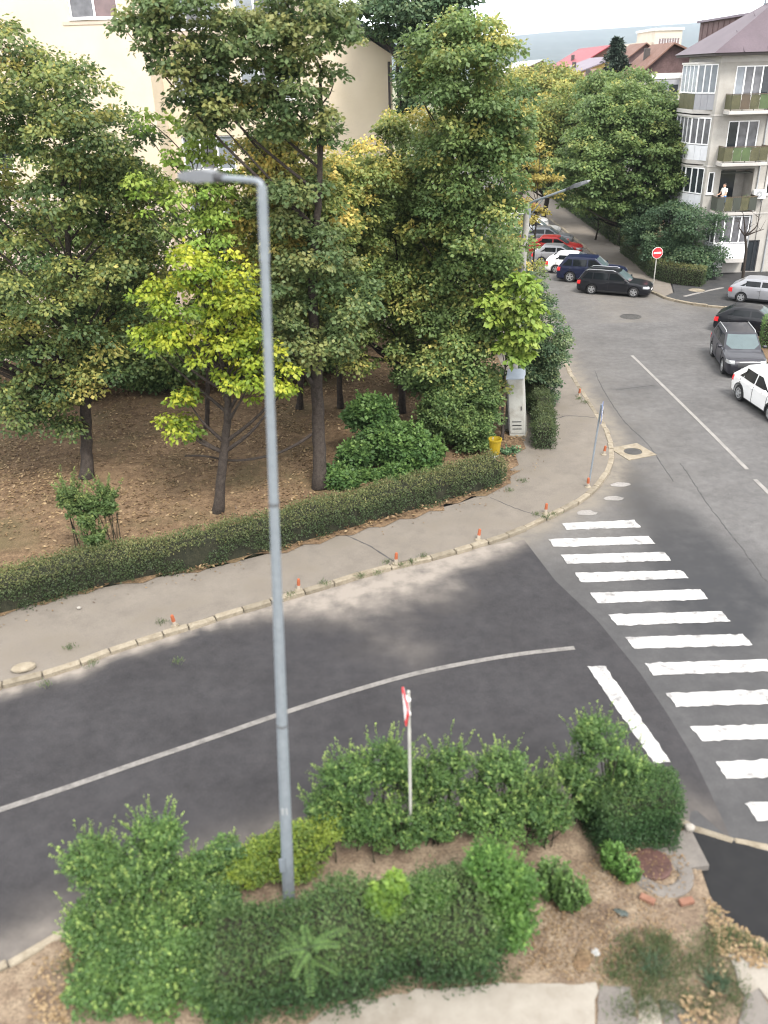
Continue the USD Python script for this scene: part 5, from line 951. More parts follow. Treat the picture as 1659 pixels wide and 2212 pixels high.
tree('maple_tree', 'tall dark green tree with high crown and straight trunk right of the lamp pole', 'tree', gz(693, 1055), [blob(430, 80, 130, 100, 27.5, 1.6), blob(340, 60, 70, 60, 27.2, 1), blob(570, 110, 110, 100, 27.6, 1.7), blob(690, 70, 110, 90, 27.6, 1.7), blob(400, 190, 70, 60, 27.3, 1), blob(620, 200, 90, 40, 27.6, 1.2), blob(640, 430, 70, 60, 27.4, .9), blob(690, 560, 80, 60, 27.3, .9), blob(670, 735, 120, 50, 27.2, 1.3), blob(600, 640, 90, 70, 27.2, 1.1), blob(760, 660, 70, 60, 27.3, 1), blob(480, 230, 60, 40, 27.2, .8), blob(590, 270, 60, 38, 27.4, .8), blob(700, 290, 38, 50, 27.5, .7), blob(440, 270, 50, 30, 27.2, .7)], 'leaf_mid', 14,
     trunk=[gz(693, 1055), at(688, 930, 27.6), at(684, 800, 27.6), at(676, 620, 27.7), at(688, 420, 27.7), at(694, 260, 27.7), at(690, 140, 27.7)], r0=.25, nclump=265, crad=(.3, .62), per=135, size=.16, warm=(.1, .75), bark='bark', nlimb=13, shell=.9, group=PT, flat=.95)
tree('maple_tree', 'leaning thin trunked tree crossing behind the top of the lamp pole', 'tree', at(640, 780, 35) * [1, 1, 0] + [0, 0, .2], [blob(530, 420, 90, 90, 29, 1.2), blob(640, 350, 80, 70, 29, 1.2), blob(540, 215, 50, 35, 29, .8), blob(600, 530, 90, 80, 29, 1.3), blob(690, 470, 70, 100, 29, 1.2)], 'leaf_maple', 15, r0=.14, nclump=150, crad=(.3, .65), per=140, size=.15, warm=(.1, .9), nlimb=26, shell=.85, group=PT,
     trunk=[at(640, 780, 35) * [1, 1, 0] + [0, 0, .2], at(650, 640, 31), at(622, 420, 29), at(585, 300, 29), at(545, 170, 29)])
tree('maple_tree', 'bushy olive green tree filling the middle between the straight trunk and the broad tree', 'tree', at(730, 770, 35) * [1, 1, 0] + [0, 0, .2], [blob(700, 410, 70, 70, 31, 1.2), blob(640, 560, 90, 90, 30.5, 1.3), blob(760, 520, 80, 110, 31.5, 1.4), blob(720, 660, 100, 65, 31, 1.3), blob(590, 470, 60, 80, 30.5, 1.1), blob(600, 320, 60, 50, 31, 1), blob(800, 400, 60, 70, 32, 1.2)], 'leaf_maple', 23, r0=.13, nclump=290, crad=(.35, .7), per=150, size=.14, warm=(0, .6), warmtop=.2, nlimb=20, group=PT,
     trunk=[at(730, 770, 35) * [1, 1, 0] + [0, 0, .2], at(725, 650, 32), at(720, 520, 31.5)])
tree('maple_tree', 'broad mid green tree in the middle with thin dark trunk and warm leaf tips', 'tree', gz(868, 893), [blob(830, 560, 150, 160, 34, 2.4), blob(730, 600, 110, 140, 33.5, 2), blob(700, 720, 110, 50, 33, 1.6), blob(900, 660, 100, 120, 33.5, 2), blob(860, 430, 120, 80, 34.5, 2), blob(900, 330, 80, 80, 35, 1.8), blob(780, 760, 60, 40, 32.5, 1.2), blob(960, 740, 70, 80, 32.5, 1.4)], 'leaf_maple', 16,
     trunk=[gz(868, 893), at(868, 790, 34.6), at(866, 650, 34.5), at(850, 480, 34.4)], r0=.16, nclump=350, crad=(.42, .8), per=190, size=.15, warm=(-.1, .55), warmtop=.2, nlimb=30, flat=1.0, group=PT)
tree('maple_tree', 'tall full green tree at the right edge of the park, bordering the road', 'tree', at(1010, 960, 32.5) * [1, 1, 0] + [0, 0, .2], [blob(1010, 190, 110, 130, 31.5, 1.9), blob(1090, 210, 48, 110, 31.2, 1), blob(950, 150, 70, 80, 32, 1.3), blob(1095, 350, 45, 100, 31, 1), blob(1035, 330, 105, 130, 31.3, 1.7), blob(980, 420, 110, 130, 32, 2), blob(1050, 520, 90, 110, 31.2, 1.6), blob(1000, 620, 120, 120, 32.5, 2), blob(960, 760, 110, 110, 32, 1.8), blob(1040, 760, 50, 90, 32, 1.1), blob(1000, 880, 80, 80, 31.5, 1.3)], 'leaf_green', 17,
     trunk=[at(1010, 960, 32.5) * [1, 1, 0] + [0, 0, .2], at(1010, 700, 32.7), at(1020, 450, 32.8), at(1020, 200, 33)], r0=.2, nclump=470, crad=(.38, .75), per=185, size=.15, warm=(-.1, .6), warmtop=.2, nlimb=30, flat=1.0, group=PT)
tree('maple_tree', 'dark trunked tree behind the gable of the cream house, poking into the sky', 'tree', at(885, 640, 44) * [1, 1, 0], [blob(860, 20, 90, 60, 43.5, 2), blob(970, 15, 70, 45, 43, 1.6), blob(920, 110, 70, 70, 43.5, 1.6), blob(900, 210, 40, 50, 43.5, 1.1)], 'leaf_dark', 18, r0=.26, nclump=130, crad=(.45, .9), per=130, size=.2, warm=(.2, .6), nlimb=24, shell=.85, bark='bark', group=PT,
     trunk=[at(885, 640, 44) * [1, 1, 0], at(870, 300, 43.6), at(858, 160, 43.6), at(868, 20, 43.6)])
for k, (x, y, Y, rx, ry, lf, lab) in enumerate(((340, 620, 38, 180, 210, 'leaf_green', 'background tree between the big left tree and the slender yellow one'), (590, 600, 39, 140, 210, 'leaf_maple', 'background tree filling the gap behind the leaning trunk'), (100, 560, 38.5, 230, 230, 'leaf_green', 'background tree behind the big left tree'), (770, 450, 41, 90, 130, 'leaf_maple', 'background tree low before the gable wall of the cream house'), (880, 500, 43, 110, 170, 'leaf_green', 'background tree behind the broad middle tree'))):
    b = at(x, 760, Y) * [1, 1, 0] + [0, 0, .2]; tree('park_tree', lab, 'tree', b, [blob(x, y, rx, ry, Y, 2.2), blob(x + rx * .5, y + ry * .4, rx * .6, ry * .6, Y, 1.8), blob(x - rx * .5, y + ry * .3, rx * .6, ry * .6, Y, 1.8)], lf, 30 + k, r0=.15, nclump=190, crad=(.5, 1.0), per=130, size=.2, warm=(0, .6), nlimb=20, group=PT)
tree('catalpa_sapling', 'pale lime young tree with big soft leaves growing round the concrete pole', 'tree', gz(1085, 950), [blob(1115, 640, 55, 45, 30.4, .7), blob(1135, 705, 38, 55, 30.4, .6), blob(1085, 660, 40, 45, 30.4, .6), blob(1110, 750, 30, 35, 30.4, .5)], 'leaf_catalpa', 19, r0=.06, nclump=70, crad=(.22, .4), per=46, size=.25, warm=(.3, .9), nlimb=14, droop=.8,
     trunk=[gz(1085, 950), at(1088, 820, 32), at(1105, 700, 32.1)])
tree('dark_bush', 'dark grey green bushy tree overhanging the narrow pavement behind the cabinet', 'tree', np.array([7.0, 36.0, .12]), [blob(1165, 730, 60, 80, 35.5, 1.2), blob(1195, 780, 40, 55, 35.3, .9), blob(1160, 830, 48, 50, 35, .9), blob(1140, 650, 40, 70, 36, 1)], 'leaf_dark', 20, r0=.10, nclump=150, crad=(.3, .6), per=180, size=.11, warm=(.2, .75), nlimb=18, shell=.85)
tree('roadside_tree', 'loose green tree leaning to the road above the dark bush', 'tree', np.array([6.6, 41, .12]), [blob(1085, 540, 50, 80, 41, 1.4), blob(1140, 610, 40, 55, 41, 1.0), blob(1095, 430, 35, 70, 42, 1.2)], 'leaf_maple', 21, r0=.10, nclump=70, crad=(.35, .7), per=110, size=.13, warm=(.2, .8), nlimb=22, shell=.9)
tree('yellow_tree', 'small golden yellow autumn tree at the roadside before the parked cars', 'tree', np.array([8.5, 49, .1]), [blob(1168, 360, 24, 45, 46, .8), blob(1135, 420, 28, 40, 46, .8), blob(1192, 400, 24, 28, 46, .7), blob(1150, 460, 30, 30, 46, .9)], 'leaf_yellow', 22, r0=.08, nclump=34, crad=(.25, .45), per=60, size=.17, warm=(.1, .8), nlimb=16, shell=.9)

# dark undergrowth far back in the park
for k, (x, y, Y, rx, lab) in enumerate(((130, 790, 37, 1.9, 'shaded undergrowth at the back of the park, left of the lime yellow tree'), (330, 780, 38, 1.9, 'shaded undergrowth at the back of the park behind the lime yellow tree'), (540, 770, 39, 1.9, 'shaded undergrowth at the back of the park behind the lamp pole'), (700, 765, 40, 1.5, 'shaded undergrowth at the back of the park right of the straight trunk'), (930, 770, 37, 1.6, 'shaded undergrowth left of the catalpa sapling'))):
    b = at(x, y + 30, Y) * [1, 1, 0] + [0, 0, .2]; privet('undergrowth_shrub', lab, 'shrub', b, 'leaf_green', 140 + k, [(b + [0, 0, .8], (rx, .9, .9)), (b + [rx * .5, .5, 1.2], (rx * .5, .7, .9)), (b + [-rx * .6, .3, .9], (rx * .5, .7, .9))], .5, .13, .6, 'undergrowth of the park', .5, 18, crad=.42)
# foreground and park shrubs
PR = 'leaf_privet'
privet('sapling', 'thin bright green sapling growing up out of the left part of the long hedge', 'sapling', gz(200, 1200), 'leaf_green', 40, [(at(150, 1075, 22.5), (.3, .25, .45)), (at(232, 1085, 22.5), (.3, .25, .5)), (at(185, 1110, 22.3), (.45, .3, .55)), (at(205, 1165, 22.1), (.32, .25, .45))], .6, .10, .5, shoot=.75, nshoot=70, tip=.4, crad=.16)
privet('broad_leaved_shrub', 'dark broad leaved shrub behind the hedge right of the straight trunk', 'shrub', gz(850, 1040), 'leaf_privet', 41, [(at(850, 960, 28.9), (1.3, .8, .8)), (at(800, 900, 29.8), (.9, .7, .7)), (at(910, 985, 28.6), (.8, .6, .6)), (at(770, 985, 28.4), (.5, .5, .45))], .8, .17, .75, 'shrubs behind the long hedge', .5, 26, tip=.3, crad=.34)
privet('broad_leaved_shrub', 'low green shrub at the foot of the straight trunk behind the hedge', 'shrub', gz(740, 1060), 'leaf_privet', 42, [(at(735, 1035, 27.2), (.6, .5, .42)), (at(800, 1040, 27.6), (.6, .4, .4)), (at(860, 1025, 27.9), (.5, .4, .35))], .9, .14, .7, 'shrubs behind the long hedge', .35, 26, tip=.3, crad=.28)
privet('broad_leaved_shrub', 'tall dark shrub between the middle trunk and the yellow bin', 'shrub', gz(985, 1010), 'leaf_green', 43, [(at(960, 900, 30.5), (1.0, .8, 1.2)), (at(1020, 930, 30), (.8, .7, .95)), (at(990, 830, 31), (.9, .7, .8)), (at(1050, 870, 30.6), (.45, .5, .9))], .7, .13, .7, 'shrubs behind the long hedge', .5, 26, tip=.3, crad=.34)
shoots_plant('bluish_weed', 'bluish green leafy weed between the yellow bin and the cabinet', 'shrub', gz(1100, 1010), 'leaf_blue', 44, [(at(1100, 985, 29.6), (.45, .4, .4))], 34, .5, .09, .14, .6)
hedge('clipped_hedge', 'long low clipped hedge between the park and the pavement', g2([(-260, 1395), (0, 1325), (150, 1282), (300, 1250), (450, 1222), (600, 1183), (800, 1127), (1000, 1070), (1075, 1046)], .12) + [0, .38], .98, .98, 'leaf_hedge', 45, dens=950, size=.06, wav=.16, top_warm=.85, gaps=.40, side=.13, round_=.2)
hedge('clipped_hedge', 'short clipped hedge piece beside the cabinet along the narrow pavement', [[6.15, 29.9], [6.45, 31.5], [6.7, 33.6], [6.75, 36]], .75, .95, 'leaf_hedge', 46, dens=700, size=.07, wav=.35, gaps=.3, side=.16, round_=.3)
hedge('clipped_hedge', 'clipped hedge with pale top along the far pavement, left of the no entry sign', [[19.6, 68.5], [19.5, 63], [19.3, 59.5], [19.9, 57.4], [21.4, 56.3]], 1.0, 1.2, 'leaf_hedge', 47, dens=420, size=.085, top_warm=1.0)
hedge('clipped_hedge', 'far clipped hedge running up the street along the pavement', [[20.7, 108], [20.4, 90], [20.15, 71]], 1.2, 1.5, 'leaf_hedge', 48, dens=200, size=.12, wav=.1, top_warm=.9)
hedge('clipped_hedge', 'small clipped bush at the right edge behind the dark off-roader', [[19.6, 42.6], [20.6, 42.2], [22, 41.6]], 1.1, 1.5, 'leaf_privet', 49, dens=420, size=.08)
PS = 'shrubs of the foreground bed'
privet('privet_shrub', 'tall bluish green privet with upright shoots at the left end of the bed', 'shrub', gz(290, 2040), PR, 50, [(at(195, 1860, 10.2), (.45, .4, .5)), (at(335, 1815, 10.6), (.45, .35, .55)), (at(265, 1900, 10.0), (.8, .5, .55)), (at(230, 2010, 9.4), (.8, .5, .5)), (at(390, 1910, 10.3), (.45, .4, .45)), (at(330, 2010, 9.4), (.5, .4, .4))], group=PS)
privet('yellow_shrub', 'yellowish green low shrub left of the lamp pole by the kerb', 'shrub', gz(600, 1910), 'leaf_gold', 51, [(at(650, 1815, 10.95), (.6, .4, .36)), (at(570, 1850, 10.8), (.5, .4, .34)), (at(705, 1800, 11.1), (.35, .35, .34)), (at(520, 1885, 10.5), (.4, .35, .26)), (at(640, 1870, 10.6), (.5, .3, .26))], 1.3, .05, shoot=.16, nshoot=60, tip=.6, group=PS)
privet('privet_shrub', 'leafy green privet filling the back row left of the yellowish shrub', 'shrub', gz(430, 1960), PR, 65, [(at(440, 1890, 10.4), (.45, .35, .38)), (at(500, 1850, 10.7), (.35, .3, .3)), (at(390, 1950, 10.0), (.5, .4, .4)), (at(470, 1950, 9.9), (.4, .35, .3))], shoot=.3, group=PS)
privet('privet_shrub', 'large bright privet around the foot of the give way sign', 'shrub', gz(850, 1830), PR, 52, [(at(830, 1660, 11.95), (.55, .4, .6)), (at(750, 1690, 11.7), (.5, .4, .5)), (at(905, 1690, 12.0), (.5, .35, .55)), (at(965, 1665, 12.0), (.4, .35, .5)), (at(850, 1780, 11.35), (.8, .45, .5)), (at(705, 1745, 11.5), (.35, .35, .35)), (at(940, 1775, 11.5), (.5, .45, .5)), (at(770, 1770, 11.4), (.5, .4, .45))], group=PS)
privet('privet_shrub', 'privet between the give way sign and the shaggy corner privet', 'shrub', gz(1110, 1830), PR, 53, [(at(1090, 1670, 11.8), (.55, .4, .42)), (at(1150, 1720, 11.7), (.45, .4, .42)), (at(1140, 1770, 11.3), (.65, .45, .45)), (at(1030, 1745, 11.6), (.5, .45, .5)), (at(1190, 1750, 11.3), (.4, .35, .45)), (at(1080, 1740, 11.5), (.5, .4, .5))], group=PS)
privet('privet_shrub', 'tall shaggy privet standing above the clipped box at the corner', 'shrub', gz(1290, 1800), PR, 54, [(at(1290, 1605, 12.0), (.45, .4, .55)), (at(1240, 1680, 11.8), (.38, .35, .42)), (at(1355, 1665, 12.0), (.4, .4, .42)), (at(1300, 1730, 11.6), (.6, .4, .4)), (at(1395, 1690, 12.0), (.4, .3, .28))], group=PS)
hedge('clipped_box', 'dense dark green clipped box hedge at the road corner', [[3.7, 11.35], [4.5, 11.6], [5.25, 11.55]], 1.05, 1.2, 'leaf_box', 55, base_z=.12, dens=2400, size=.046, wav=.12, round_=.32, top_warm=.6, side=.09)
hedge('clipped_hedge', 'dark clipped hedge along the slabs at the bottom of the bed', [[-2.9, 8.66], [-1.5, 8.85], [0, 9.15], [1.45, 9.4]], 1.4, 1.1, 'leaf_box', 56, base_z=.12, dens=1900, size=.052, wav=.35, round_=.3, top_warm=.8, side=.2)
privet('privet_shrub', 'shaggy overgrown privet mass at the bottom left in front of the tall bluish green privet', 'shrub', gz(330, 2150), PR, 66, [(at(250, 2075, 8.9), (.6, .5, .42)), (at(390, 2070, 8.9), (.6, .5, .40)), (at(490, 2045, 9.1), (.55, .45, .36)), (at(210, 2140, 8.5), (.5, .45, .45)), (at(330, 2150, 8.4), (.6, .45, .42)), (at(470, 2140, 8.4), (.6, .4, .42)), (at(590, 2090, 8.7), (.45, .4, .35))], .95, .062, shoot=.3, nshoot=44, group=PS)
privet('privet_shrub', 'light grassy green shoots rising from the middle of the dark clipped hedge', 'shrub', at(760, 2060, 8.95) * [1, 1, 0] + [0, 0, .6], 'leaf_fresh', 67, [(at(560, 2010, 9.2), (.4, .3, .2)), (at(740, 1975, 9.3), (.4, .3, .16)), (at(920, 1935, 9.5), (.4, .3, .16))], .5, .05, shoot=.22, nshoot=50, group=PS)
privet('light_privet', 'fresh light green privet at the right end of the dark clipped hedge', 'shrub', gz(1095, 2080), 'leaf_fresh', 58, [(at(1080, 1900, 9.6), (.42, .35, .5)), (at(1050, 1865, 9.8), (.3, .3, .4)), (at(1105, 2000, 9.2), (.42, .35, .4)), (at(1130, 1920, 9.6), (.25, .3, .35))], shoot=.45, nshoot=46, group=PS)
privet('lime_seedling', 'bright lime green seedling sticking out of the hedge top right of the lamp foot', 'shrub', at(835, 2010, 9.2) * [1, 1, 0] + [0, 0, .9], 'leaf_catalpa', 59, [(at(850, 1915, 9.25), (.16, .15, .14)), (at(815, 1935, 9.2), (.15, .14, .15)), (at(838, 1960, 9.1), (.12, .12, .1))], 1.6, .085, .75, shoot=.2, nshoot=40, tip=.4, group=PS, crad=.13)
shoots_plant('leafy_weed', 'dark leafy weed in the bare soil right of the light privet', 'weed', gz(1230, 1945), 'leaf_privet', 61, [(at(1235, 1915, 9.95), (.3, .25, .2)), (at(1200, 1880, 10.1), (.3, .25, .25))], 110, .5, .04, .095, .65, tipwarm=.25)
shoots_plant('leafy_weed', 'green sucker plant between the two soil hollows beside the chamber ring', 'weed', gz(1345, 1890), 'leaf_fresh', 62, [(at(1325, 1840, 10.7), (.22, .2, .25)), (at(1355, 1870, 10.45), (.25, .22, .2))], 95, .5, .045, .085, .6, tipwarm=.3)
privet('leafy_weed', 'loose leafy weeds growing through the grass below the black asphalt', 'weed', gz(1480, 2080), 'leaf_blue', 68, [(at(1500, 2065, 9.35), (.3, .25, .1)), (at(1440, 2075, 9.25), (.25, .2, .08)), (at(1560, 2050, 9.5), (.22, .2, .1))], .9, .06, shoot=.16, nshoot=60, crad=.1, tip=.4)
privet('leafy_weed', 'small leafy weed at the corner of the grey slab', 'weed', gz(1335, 2105), 'leaf_privet', 69, [(at(1330, 2100, 8.75), (.16, .14, .08)), (at(1345, 2125, 8.6), (.14, .12, .07))], 1.2, .06, shoot=.13, nshoot=60, crad=.09, tip=.4)
# tree of heaven seedlings with pinnate leaves over the front hedge
o = thing('pinnate_seedling', 'seedling with long feathery pinnate leaves over the front of the dark hedge', 'shrub', tuple(at(668, 2120, 8.5) * [1, 1, 0] + [0, 0, .12])); r = np.random.default_rng(63); b0 = np.array(at(668, 2120, 8.5) * [1, 1, 0] + [0, 0, .12])
top = at(668, 2045, 8.35) - b0; part(o, 'stem', tube([[0, 0, 0], top * .6, top], [.014, .011, .008], 6), 'twig_dark')
for k in range(10):
    a = k * 2.4; el = r.uniform(-.05, .75); lv = Leaves(); st = frond(lv, r, top * r.uniform(.75, 1), [math.cos(a), math.sin(a), el], r.uniform(.42, .7), 12, .12, .3); f_ = part(o, 'stalk', st, 'grass_blade'); lv.put(o, 'leaf', 'leaf_privet', None)
o = thing('pinnate_seedling', 'smaller feathery seedling in the back row left of the yellowish shrub', 'shrub', tuple(gz(480, 1880)), group=None); b0 = gz(480, 1880); top = at(485, 1830, 10.7) - b0; part(o, 'stem', tube([[0, 0, 0], top], [.012, .008], 6), 'twig_dark')
for k in range(9):
    a = k * 2.4; lv = Leaves(); st = frond(lv, r, top * r.uniform(.8, 1), [math.cos(a), math.sin(a), r.uniform(.1, .8)], r.uniform(.22, .38), 9, .09, .45); part(o, 'stalk', st, 'grass_blade'); lv.put(o, 'leaf', 'leaf_blue', None)

# far side trees
ST = 'far street trees'
tree('street_tree', 'big dense round dark green tree in front of the grey block of flats', 'tree', np.array([20.6, 67, .15]), [blob(1350, 345, 140, 120, 66, 4), blob(1262, 380, 72, 75, 65, 3), blob(1440, 390, 62, 90, 65, 3), blob(1330, 270, 90, 70, 66.5, 3.2), blob(1440, 310, 40, 70, 66, 2.2)], 'leaf_green', 70, r0=.32, nclump=620, crad=(.5, 1.0), per=150, size=.22, warm=(-.1, .35), warmtop=.12, group=ST, nlimb=40, minr=.05)
tree('street_tree', 'paler street tree left of the big round one', 'tree', np.array([15.8, 84, .1]), [blob(1200, 300, 70, 90, 84, 3.4), blob(1150, 340, 50, 80, 83, 2.8), blob(1245, 260, 60, 60, 85, 2.8)], 'leaf_maple', 71, group=ST, r0=.25, nclump=300, crad=(.7, 1.3), per=110, size=.26, warm=(.05, .55), warmtop=.15, nlimb=22, minr=.05)
tree('street_tree', 'yellowing far tree top below the hills', 'tree', np.array([17, 105, .1]), [blob(1190, 195, 65, 40, 104, 4), blob(1140, 200, 40, 50, 103, 3), blob(1240, 215, 50, 40, 106, 3)], 'leaf_maple', 72, group=ST, r0=.25, nclump=200, crad=(.8, 1.5), per=90, size=.32, warm=(.25, .65), nlimb=16, minr=.05)
tree('street_tree', 'dark tree filling behind the big round tree beside the second block', 'tree', np.array([22.5, 78, .1]), [blob(1370, 215, 60, 50, 78, 2.8), blob(1300, 235, 55, 60, 79, 2.8), blob(1440, 260, 30, 60, 77, 1.8)], 'leaf_green', 73, group=ST, r0=.25, nclump=220, crad=(.6, 1.1), per=110, size=.24, warm=(0, .5), nlimb=18, minr=.05)
def spruce(label, base, h, rad, seed):
    r = np.random.default_rng(seed); o = thing('spruce_tree', label, 'tree', tuple(base)); part(o, 'trunk', tube([[0, 0, 0], [0, 0, h * .97]], [.2, .03], 8), 'bark'); lv = Leaves()
    for k in range(46):
        z = h * (.25 + .75 * k / 46); R_ = rad * (1 - k / 46) ** .85 + .12
        for a in r.uniform(0, 6.28, 8):
            L = R_ * r.uniform(.75, 1.15); s = np.linspace(.1, 1, 12); q = np.stack([math.cos(a) * L * s, math.sin(a) * L * s, z - .35 * L * s ** 1.6 + .12 * L * s], 1).repeat(3, 0); m = len(q)
            lv.add(q + r.normal(0, .05, q.shape), np.array([math.cos(a), math.sin(a), -.3]) + r.normal(0, .6, (m, 3)), [0, 0, 1.] + r.normal(0, .5, (m, 3)), np.full(m, .42), np.full(m, .15), r.uniform(0, 1, m))
    lv.put(o, 'crown', 'leaf_spruce')
s = at(1335, 78, 92); spruce('dark pointed spruce standing above the street trees', s * [1, 1, 0], s[2], 4.6, 74)
for k, (x, y, rx, ry, Y, dp, lf, lab) in enumerate(((1500, 530, 60, 75, 58.6, 1.6, 'leaf_dark', 'dark shrub before the corner of the grey block, right one of two'), (1440, 505, 48, 62, 60.8, 1.5, 'leaf_dark', 'dark shrub behind the clipped hedge, left of the one by the block corner'), (1380, 480, 35, 45, 64, 1.5, 'leaf_dark', 'shaded shrub under the big round tree'), (1290, 440, 30, 35, 74, 1.6, 'leaf_dark', 'shaded shrub behind the far hedge under the trees'))):
    b = at(x, y + ry, Y) ; b = np.array([b[0], Y, .16]); tree('garden_shrub', lab, 'shrub', b, [blob(x, y, rx, ry, Y, dp), blob(x - rx * .3, y + ry * .5, rx * .6, ry * .5, Y - .4, dp * .7), blob(x + rx * .4, y + ry * .5, rx * .5, ry * .5, Y - .3, dp * .7)], lf, 80 + k, group='shrubs of the block garden', r0=.07, nclump=110, crad=(.4, .8), per=140, size=.14, warm=(.0, .5), nlimb=14)
r = np.random.default_rng(90); b = np.array([24.4, 57.3, .12]); o = thing('bare_tree', 'small nearly bare forked tree before the white bay of the grey block', 'tree', tuple(b)); P0 = [at(1606, 590, 57.3), at(1612, 540, 57.3), at(1610, 510, 57.3)]; part(o, 'trunk', tube(np.array([[0, 0, -.1], P0[1] - b, P0[2] - b]), [.11, .09, .08], 8), 'bark', True)
for e in ((1640, 470), (1620, 490), (1598, 480), (1650, 495), (1605, 460)):
    p = np.array([P0[2] - b, (P0[2] + at(*e, 57.3)) / 2 - b + r.normal(0, .12, 3), at(*e, 57.3 + r.normal(0, .3)) - b]); pp = smooth_curve(p, .25); part(o, 'limb', tube(pp, np.linspace(.06, .018, len(pp)), 6), 'bark', True)
    for k in range(5): a = pp[r.integers(2, len(pp))]; part(o, 'twig', tube([a, a + r.normal(0, .25, 3) + [0, 0, .3]], [.015, .006], 4), 'bark')
# bent rail between the two front trunks
q = smooth_curve([at(400, 985, 26.3), at(440, 985, 26.0), at(510, 995, 26.2), at(590, 982, 26.8), at(640, 960, 27.2), at(674, 938, 27.45)], .2); solo('bent_branch', tube(q, np.linspace(.03, .055, len(q)), 7), 'bark', 'long thin bent branch strung between the two front trunks of the park', 'branch')

# loose things on the ground: leaves, grass, litter
def scatter_leaves(name, region, n, z, size, mat, seed, label, cat='fallen leaves', tint=(0, 1)):
    r = np.random.default_rng(seed); x0, y0, x1, y1 = region.bounds; P = np.c_[r.uniform(x0, x1, 4 * n), r.uniform(y0, y1, 4 * n)]; P = P[contains_xy(region, P[:, 0], P[:, 1])]; dn = meshkit.fbm(np.c_[P * .7, 0 * P[:, 0]], 3, seed); P = P[dn > r.uniform(.25, .65, len(P))][:n]; m = len(P)
    lv = Leaves(); lv.add(np.c_[P, np.full(m, z) + r.uniform(0, .03, m)], np.c_[r.normal(0, 1, (m, 2)), r.normal(.1, .2, m)], np.c_[r.normal(0, .35, (m, 2)), np.ones(m)], size * r.uniform(.6, 1.3, m), size * .65 * r.uniform(.7, 1.2, m), r.uniform(*tint, m), fold=.2)
    p = lv.put(WORLD.GetPrim(), name, mat); setd(p, label, cat); return p
pk = park_poly.intersection(sbox(-22, 12, 7, 46)); scatter_leaves('fallen_leaves', pk, 24000, .2, .13, 'leaf_dry', 100, 'dry brown leaves covering the ground of the park', tint=(0, 1.1))
hb = smooth_curve(g2([(0, 1345), (300, 1272), (600, 1207), (1000, 1097), (1080, 1072), (1150, 1010), (1190, 960)], .12), .3); scatter_leaves('fallen_leaves', LineString(hb).buffer(.28), 900, .125, .07, 'leaf_dry', 101, 'thin line of dry leaves swept along the foot of the long hedge')
scatter_leaves('fallen_leaves', Polygon(g2([(1120, 2090), (1180, 1960), (1300, 1830), (1480, 1850), (1530, 1960), (1560, 2060), (1400, 2120), (1250, 2130)], .15)).buffer(0), 2600, .19, .045, 'leaf_dry', 102, 'dry leaf bits and straw on the bare soil right of the privet', tint=(.1, .8))
scatter_leaves('fallen_leaves', Polygon(g2([(1530, 1950), (1570, 1990), (1659, 2050), (1640, 2080), (1560, 2060)], .2)).buffer(.08), 330, .2, .09, 'leaf_dry', 103, 'curled tan leaves along the edge of the black asphalt', tint=(.5, 1))
scatter_leaves('fallen_leaves', Polygon(g2([(1490, 2120), (1560, 2080), (1550, 2212), (1470, 2212)], .2)), 240, .24, .10, 'leaf_dry', 104, 'curled tan leaves among the grass at the bottom right', tint=(.4, 1))
scatter_leaves('fallen_leaves', Polygon(g2([(60, 2090), (170, 2030), (215, 2100), (150, 2212), (70, 2212)], .2)), 420, .2, .085, 'leaf_dry', 105, 'dry tan leaves at the left end of the bed', tint=(.5, 1))
r = np.random.default_rng(110)
def tuft(label, spots, mat, seed, cat='grass', kind='stuff', name='grass'):
    r = np.random.default_rng(seed); lv = Leaves()
    for c, rad, n, h in spots: P, D, N, L, W_, T = blades(r, c, rad, n, h); lv.add(P, D, N, L, W_, T, fold=.03)
    p = lv.put(WORLD.GetPrim(), name, mat, kind); return setd(p, label, cat)
G = lambda x, y: gd(x, y, .18)
gr_ = np.random.default_rng(130); tuft('rough patchy green grass at the bottom right beside the slabs', [(G(gr_.uniform(1310, 1600), gr_.uniform(2020, 2195)), .22, 46, .13) for k in range(150)], 'grass_blade', 111)
tuft('bluish grass tussock near the curled tan leaves at the bottom right', [(G(1545, 2125), .2, 300, .24)], 'grass_blue', 112, 'grass', 'stuff', 'grass_tussock')
tuft('bluish grass tussock left of the bare soil patch at the bottom', [(G(1410, 2090), .24, 240, .2)], 'grass_blue', 113, 'grass', 'stuff', 'grass_tussock')
tuft('thin green grass along the edge of the black asphalt', [(G(1575 + 14 * k, 2012 + 8.5 * k), .12, 46, .14) for k in range(7)] + [(G(1545, 1975), .1, 40, .12)], 'grass_blade', 114)
wd = []
for x, y in ((385, 1430), (150, 1400), (100, 1480), (200, 1435), (350, 1345), (630, 1285), (700, 1262), (835, 1215), (870, 1222), (815, 1240), (890, 1214), (915, 1203), (780, 1246), (1160, 1112), (1195, 1112), (1178, 1118), (1100, 1060), (1130, 1040), (1250, 862), (1262, 870)): wd.append((gd(x, y, .13), .16, 70, .13))
tuft('little weeds growing from cracks of the pavement and kerb', wd, 'grass_blade', 115, 'weeds', 'stuff', 'crack_weeds')
pr = np.random.default_rng(120); tuft('thin dry grass tufts scattered over the park ground', [(gd(pr.uniform(0, 720), pr.uniform(900, 1180), .2), .3, 26, .14) for k in range(90)], 'grass_dry', 121)
tuft('dry yellowed weeds around the left end of the bed', [(G(150 + 12 * k, 2080 + r.normal(0, 30)), .25, 80, .2) for k in range(6)] + [(G(1020 + 30 * k, 2110), .12, 50, .12) for k in range(4)], 'grass_blade', 116, 'weeds', 'stuff', 'dry_weeds')
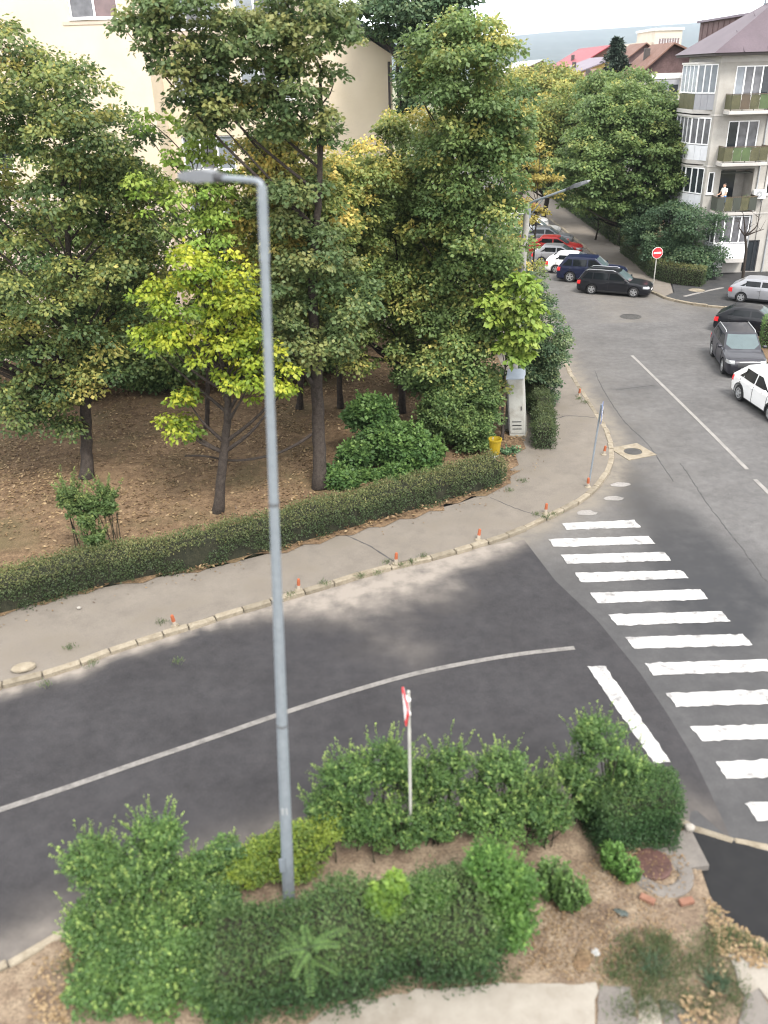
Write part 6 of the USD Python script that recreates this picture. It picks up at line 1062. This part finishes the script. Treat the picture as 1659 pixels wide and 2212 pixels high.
def lump(name, label, cat, px, e, mat, seed, rz=0.0):
    r = np.random.default_rng(seed); m = trimesh.creation.icosphere(2, .5); m.vertices *= 1 + .25 * (meshkit.fbm(m.vertices * 3 + seed, 3, seed)[:, None] - .5) * 2; m.vertices *= e; c = gd(*px, .15); m.apply_transform(trimesh.transformations.rotation_matrix(rz, [0, 0, 1])); m.apply_translation(c + [0, 0, e[2] * .2]); return solo(name, m, mat, label, cat, smooth=True)
o = thing('brick', 'broken orange brick beside the concrete chamber ring', 'brick', tuple(gd(1482, 1950, .18)), .2); part(o, 'body', rbox((0, 0, .035), (.26, .12, .08), .012), 'brick_orange')
o = dup(o, tuple(gd(1398, 1945, .17)), -.6, 'half buried orange brick left of the chamber ring'); 
o = thing('litter', 'crumpled white paper lying on the dark soil patch near the slabs', 'litter', tuple(gd(1287, 2057, .2))); m = trimesh.creation.icosphere(2, .07); m.vertices *= 1 + .5 * (meshkit.noise(m.vertices * 40)[:, None] - .5); m.vertices[:, 2] *= .5; part(o, 'sheet', m, 'paper_white')
o = thing('litter', 'black crumpled plastic scrap in the middle of the bare soil', 'litter', tuple(gd(1344, 1972, .2)), -.5); m = trimesh.creation.icosphere(2, .1); m.vertices *= [1.2, .6, .25]; m.vertices *= 1 + .6 * (meshkit.noise(m.vertices * 25)[:, None] - .5); part(o, 'sheet', m, 'plastic_black')
lump('soil_clod', 'dark overturned clod of soil beside the white paper', 'soil clod', (1258, 2075), (.42, .26, .12), 'park_soil', 5, .9)
lump('stone', 'pale stone standing at the corner of the black asphalt', 'stone', (1489, 1790), (.2, .16, .16), 'stone_pale', 6)
lump('concrete_lump', 'pale broken lump of concrete at the left kerb in weeds', 'concrete lump', (52, 1445), (.62, .32, .2), 'kerb_concrete', 7, .3)
lump('stone', 'small white stone under the long hedge at the left', 'stone', (171, 1314), (.12, .1, .08), 'stone_pale', 8)
lump('stone', 'small pale stone at the dark hedge foot near the slabs', 'stone', (716, 2120), (.13, .1, .08), 'stone_pale', 9)
yl_ = Leaves(); yl_.add(np.array([gd(128, 2152, .22)]), np.array([[1, .35, .1]]), np.array([[0, -.3, 1.]]), np.array([.24]), np.array([.15]), np.array([.9])); setd(yl_.put(WORLD.GetPrim(), 'yellow_leaf', 'leaf_yellow', None), 'single big yellow leaf lying at the bottom left', 'leaf')
# ------------------------------------------------------------------ air
M['haze'] = usdkit.material(stage, '/World/Looks/haze', {'v': ('principled_volume', {'color': (.76, .86, .97), 'density': .00008, 'anisotropy': .2})}, [], volume='v.volume')
solo('haze', box2((-7600, -900, -4), (7600, 8200, 620)), 'haze', kind='stuff')
